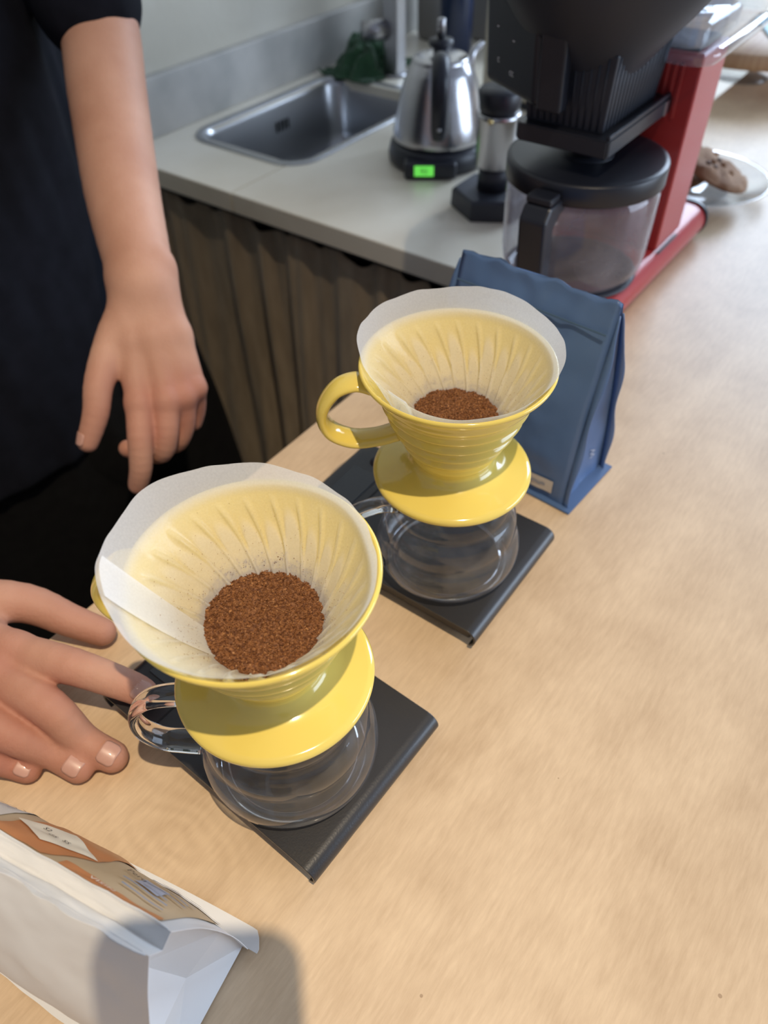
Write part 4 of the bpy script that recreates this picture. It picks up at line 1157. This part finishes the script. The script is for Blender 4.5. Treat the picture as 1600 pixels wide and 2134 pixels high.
def cc(pts, rr, n=1):
    if n > 1:
        q = smoothpath([(*p, ) for p in pts], n); K = len(q) - 1; N_ = len(pts) - 1; r2 = []
        for i in range(K + 1):
            f = i / K * N_; a = min(int(f), N_ - 1); r2.append(rr[a] + (rr[a + 1] - rr[a]) * (f - a))
        pts, rr = q, r2
    return [('c', tuple(pts[i]), rr[i], tuple(pts[i + 1]), rr[i + 1]) for i in range(len(pts) - 1)]
RH = dict(
    index=([(-.2437, .2748, .0470), (-.202, .2615, .0485), (-.1703, .2548, .0352), (-.1590, .2510, .0310)], [.0125, .0112, .0098, .0086]),
    middle=([(-.2524, .2598, .0450), (-.2136, .2377, .0400), (-.1969, .2267, .0168), (-.1775, .2180, .0104)], [.0125, .0115, .0102, .0094]),
    ring=([(-.2600, .2360, .0410), (-.2352, .2235, .0330), (-.2152, .2205, .0148), (-.1975, .2115, .0098)], [.0120, .0108, .0097, .0089]),
    pinky=([(-.2690, .2190, .0340), (-.2524, .2150, .0245), (-.2408, .2150, .0124), (-.2300, .2120, .0090)], [.0108, .0095, .0086, .0080]))
RW = (-.335, .2950, .060)
LW = (-.2176, .6348, .1083)
LA = [(-.300, .925, .300), (-.2750, .8900, .2597), (-.2642, .8272, .2088), (-.2427, .7266, .1544), (-.2230, .6560, .1180), LW]
LH = dict(
    index=([(-.2202, .5464, .0378), (-.2196, .5223, .0185), (-.2225, .5090, -.0064), (-.2300, .5060, -.0265)], [.0118, .0108, .0098, .0084]),
    middle=([(-.197, .5514, .0357), (-.1995, .5340, .0128), (-.2080, .5300, -.0076), (-.2290, .5440, -.0180), (-.2440, .5430, -.0135)], [.0118, .0108, .0100, .0092, .0080]),
    ring=([(-.1841, .5623, .0323), (-.1880, .5560, .0058), (-.1975, .5508, -.0132), (-.2123, .5646, -.0277)], [.0112, .0102, .0093, .0080]),
    pinky=([(-.1756, .5757, .0313), (-.1800, .5779, .0057), (-.1850, .5756, -.0100)], [.0104, .0092, .0080]))
RTH = ([(-.300, .318, .046), (-.2585, .3249, .034), (-.2286, .3184, .0205), (-.2060, .3125, .0128)], [.0185, .0140, .0118, .0100])
LTH = ([(-.228, .622, .092), (-.2417, .5988, .0800), (-.2521, .5548, .0590), (-.2561, .5330, .0389), (-.2660, .5175, .0180)], [.018, .0155, .0130, .0116, .0094])
RE = (-.590, .440, .150); RS = (-.640, .640, .420); LS = (-.330, 1.00, .430)
TC = Vector((-.520, .855, 0))
fd = Field((-.80, .19, -.14), (-.135, 1.10, .62), .00185)
# arms and trunk
fd.add(cc([RW, (-.38, .315, .070), (-.50, .375, .110), RE, RS], [.0270, .030, .042, .046, .058], 4), .0006, .02)
fd.add(cc([LS] + LA, [.054, .0410, .0395, .0385, .0355, .0308, .0280], 5), .0006, .02)
fd.add(cc([RS, (TC.x, TC.y, .42), LS], [.056, .085, .056]) + cc([(TC.x, TC.y, .42), (TC.x, TC.y, .10), (TC.x, TC.y, -.02)], [.085, .10, .10]), .04, .04)
fd.add(cc([(TC.x, TC.y, .42), (TC.x + .01, TC.y - .02, .60)], [.06, .055]), .04, .04)
# palms: one ray per finger plus the thumb root
pr_ = []; 
for k, (pts, rr) in RH.items():
    o_ = {'index': (.0, .016, -.004), 'middle': (.002, .004, 0), 'ring': (0, -.008, -.002), 'pinky': (-.002, -.020, -.006)}[k]
    w0 = Vector(RW) + Vector(o_); pr_ += cc([w0, pts[0]], [.0190, .0130 if k != 'pinky' else .0120])
    pr_ += [('e', (pts[0][0], pts[0][1], pts[0][2] + .0035), (.0098, .0090, .0098))]
pr_ += cc([(-.318, .318, .048), (-.272, .294, .038)], [.018, .014])
fd.add(pr_, .007, .012)
for k, (pts, rr) in RH.items(): fd.add(cc(pts, [q * 1.05 for q in rr], 4), .0004, .0045)
fd.add(cc(*RTH, 4), .0004, .0085)
pr_ = []
for k, (pts, rr) in LH.items():
    o_ = {'index': (-.012, .000, 0), 'middle': (-.003, 0, 0), 'ring': (.006, .002, -.002), 'pinky': (.012, .006, -.004)}[k]
    w0 = Vector(LW) + Vector(o_); md_ = w0.lerp(Vector(pts[0]), .5) + Vector((0, -.001, .001))
    pr_ += cc([w0, md_, pts[0]], [.0165, .0150, .0124 if k != 'pinky' else .0112])
    pr_ += [('e', (pts[0][0], pts[0][1] - .004, pts[0][2] + .003), (.0090, .0088, .0088))]
fd.add(pr_, .007, .016)
fd.add([('e', (-.1990, .6480, .1180), (.0110, .0120, .0130))], .01, .010)   # wrist bone
for k, (pts, rr) in LH.items(): fd.add(cc(pts, [q * 1.06 for q in rr], 4), .0004, .0045)
fd.add(cc(*LTH, 4), .0004, .010)
V, F = fd.mesh()
P0 = np.array((-.50, .72, -.93))
me = bpy.data.meshes.new('body'); me.vertices.add(len(V)); me.vertices.foreach_set('co', (V - P0).astype('f').ravel())
me.loops.add(len(F) * 4); me.loops.foreach_set('vertex_index', F.astype('i4').ravel())
me.polygons.add(len(F)); me.polygons.foreach_set('loop_start', np.arange(0, len(F) * 4, 4, dtype='i4'))
me.update(calc_edges=True); me.validate()
me.polygons.foreach_set('use_smooth', np.ones(len(me.polygons), bool))
flush = np.zeros(len(V), 'f')
for hd_ in (RH, LH):
    for k, (pts, rr) in hd_.items():
        for p_, w_, s_ in zip(pts, (.7, .8, .5, .8, .8), (.014, .011, .008, .009, .009)):
            flush += w_ * np.exp(-((V - np.array(p_)) ** 2).sum(1) / (s_ ** 2 * 2.2))
for p_ in list(RTH[0][1:]) + list(LTH[0][2:]): flush += .6 * np.exp(-((V - np.array(p_)) ** 2).sum(1) / (.012 ** 2 * 2))
at = me.attributes.new('flush', 'FLOAT', 'POINT'); at.data.foreach_set('value', np.clip(flush, 0, 1).astype('f'))
bo_ = link('body', me, SKIN, ps)

def nail(tip, prev, up, r, back=.30, part='fingernail'):
    tip = Vector(tip); prev = Vector(prev); d = (tip - prev).normalized(); up = Vector(up); up = (up - d * up.dot(d)).normalized(); s = d.cross(up)
    V = []; n1, n2 = 10, 10; L_ = r * 1.25; W_ = r * .74
    for i in range(n1 + 1):
        for j in range(n2 + 1):
            u = i / n1; v = j / n2 * 2 - 1
            # rounded outline
            ww = W_ * (1 - .35 * max(0, (u - .7) / .3) ** 2) * (1 - .25 * max(0, (.25 - u) / .25) ** 2)
            a = v * ww / r
            rad = r * 1.15
            p = tip + d * (-L_ * .62 + u * L_) + s * rad * math.sin(a) + up * (rad * math.cos(a) - .0010 * u * u * 1.2 - .0003)
            V.append(PI_ @ p)
    F = [(i * (n2 + 1) + j, (i + 1) * (n2 + 1) + j, (i + 1) * (n2 + 1) + j + 1, i * (n2 + 1) + j + 1) for i in range(n1) for j in range(n2)]
    o = mesh(part, V, F, NAIL, ps); m_ = o.modifiers.new('s', 'SOLIDIFY'); m_.thickness = .0007; m_.offset = 0
for k, up in (('index', (0.15, -.35, 1)), ('middle', (.1, -.25, 1)), ('ring', (.1, -.3, 1)), ('pinky', (.1, -.2, 1))):
    pts, rr = RH[k]; nail(pts[-1], pts[-2], up, rr[-1] * .97)
nail((-.2660, .5175, .0180), (-.2561, .5330, .0389), (-.75, -.6, .15), .0092)

# T-shirt: torso loft + sleeves fused
def ering(c, rx, ry, ang, z, n=48):
    return [(c[0] + rx * math.cos(2 * PI * j / n) * math.cos(ang) - ry * math.sin(2 * PI * j / n) * math.sin(ang),
             c[1] + rx * math.cos(2 * PI * j / n) * math.sin(ang) + ry * math.sin(2 * PI * j / n) * math.cos(ang), z) for j in range(n)]
TA = TH
tor = loft([ering(TC - Vector((.02, .03, 0)), .235, .165, TA, -.20), ering(TC - Vector((.01, .02, 0)), .228, .160, TA, -.05), ering(TC, .222, .150, TA, .12), ering(TC, .222, .142, TA, .30), ering(TC, .205, .120, TA, .43), ering(TC, .10, .08, TA, .50)])
slL = rcone(LS, .085, (-.2800, .893, .277), .0535)
slR = rcone(RS, .085, Vector(RS) * .45 + Vector(RE) * .55, .078)
def fold(p):
    q = p - PI_.translation
    return .006 * noise.noise((q.x * 14, q.y * 14, q.z * 3.0)) + .0035 * noise.noise((q.x * 36, q.y * 36, q.z * 7))
blob('t_shirt', pl_([tor, slL, slR]), .006, TSHIRT, ps, smooth=10, disp=fold)
leg = []
for s_ in (-1, 1):
    hp_ = TC + A * (.10 * s_) + Vector((0, 0, -.16)); kn = TC + A * (.13 * s_) + B * .03 + Vector((0, 0, -.50)); an = TC + A * (.15 * s_) + Vector((0, 0, -.86))
    if s_ > 0:
        hp_ += A * .05 + B * .05; kn += A * .06 + B * .08; an += A * .06 + B * .05
    leg += chain([hp_, kn, an], [.115, .088, .075])
leg += [rcone(TC + Vector((0, 0, -.12)), .15, TC + A * .08 + B * .03 + Vector((0, 0, -.24)), .15)]
apr = loft([ering(TC - Vector((.01, .02, 0)), .215, .150, TA, -.10), ering(TC - Vector((.0, .01, 0)) + A * .03, .235, .155, TA, -.35), ering(TC + A * .05, .250, .160, TA, -.62), ering(TC + A * .05, .245, .155, TA, -.72)])
blob('apron', pl_([apr]), .010, TROUSER, ps, smooth=8, disp=fold)
blob('trousers', pl_(leg), .010, TROUSER, ps, smooth=8, disp=fold)
for s_ in (-1, 1):
    an = TC + A * (.15 * s_) + (A * .06 + B * .05 if s_ > 0 else Vector((0, 0, 0)))
    pc_ = [rcone(Vector((an.x, an.y, -.875)), .05, Vector((an.x, an.y, -.885)) + B * .15, .040)]
    blob('shoe', pl_(pc_), .008, TROUSER, ps, smooth=6)

# ================================================================= PHONE THAT TAKES THE PICTURE (behind the lens; casts the shadow on the white bag)
ph = thing('smartphone', 'dark smartphone held above the bar, outside the picture', 'phone', Vector((0, 0, CAM_H)) - FW * .014 - UP * .055, 0)
ph.rotation_euler = Matrix((RT, UP, -FW)).transposed().to_euler()
V, F = loft([rrect(0, 0, .074, .158, .014, -.0045, 8), rrect(0, 0, .078, .162, .016, -.003, 8), rrect(0, 0, .078, .162, .016, .003, 8), rrect(0, 0, .074, .158, .014, .0045, 8)])
mesh('shell', V, F, PHONE, ph, smooth=False)
rbox('screen', (.070, .152, .0008), LCD, ph, (0.0, 0, .0048), bev=.0003, seg=1)
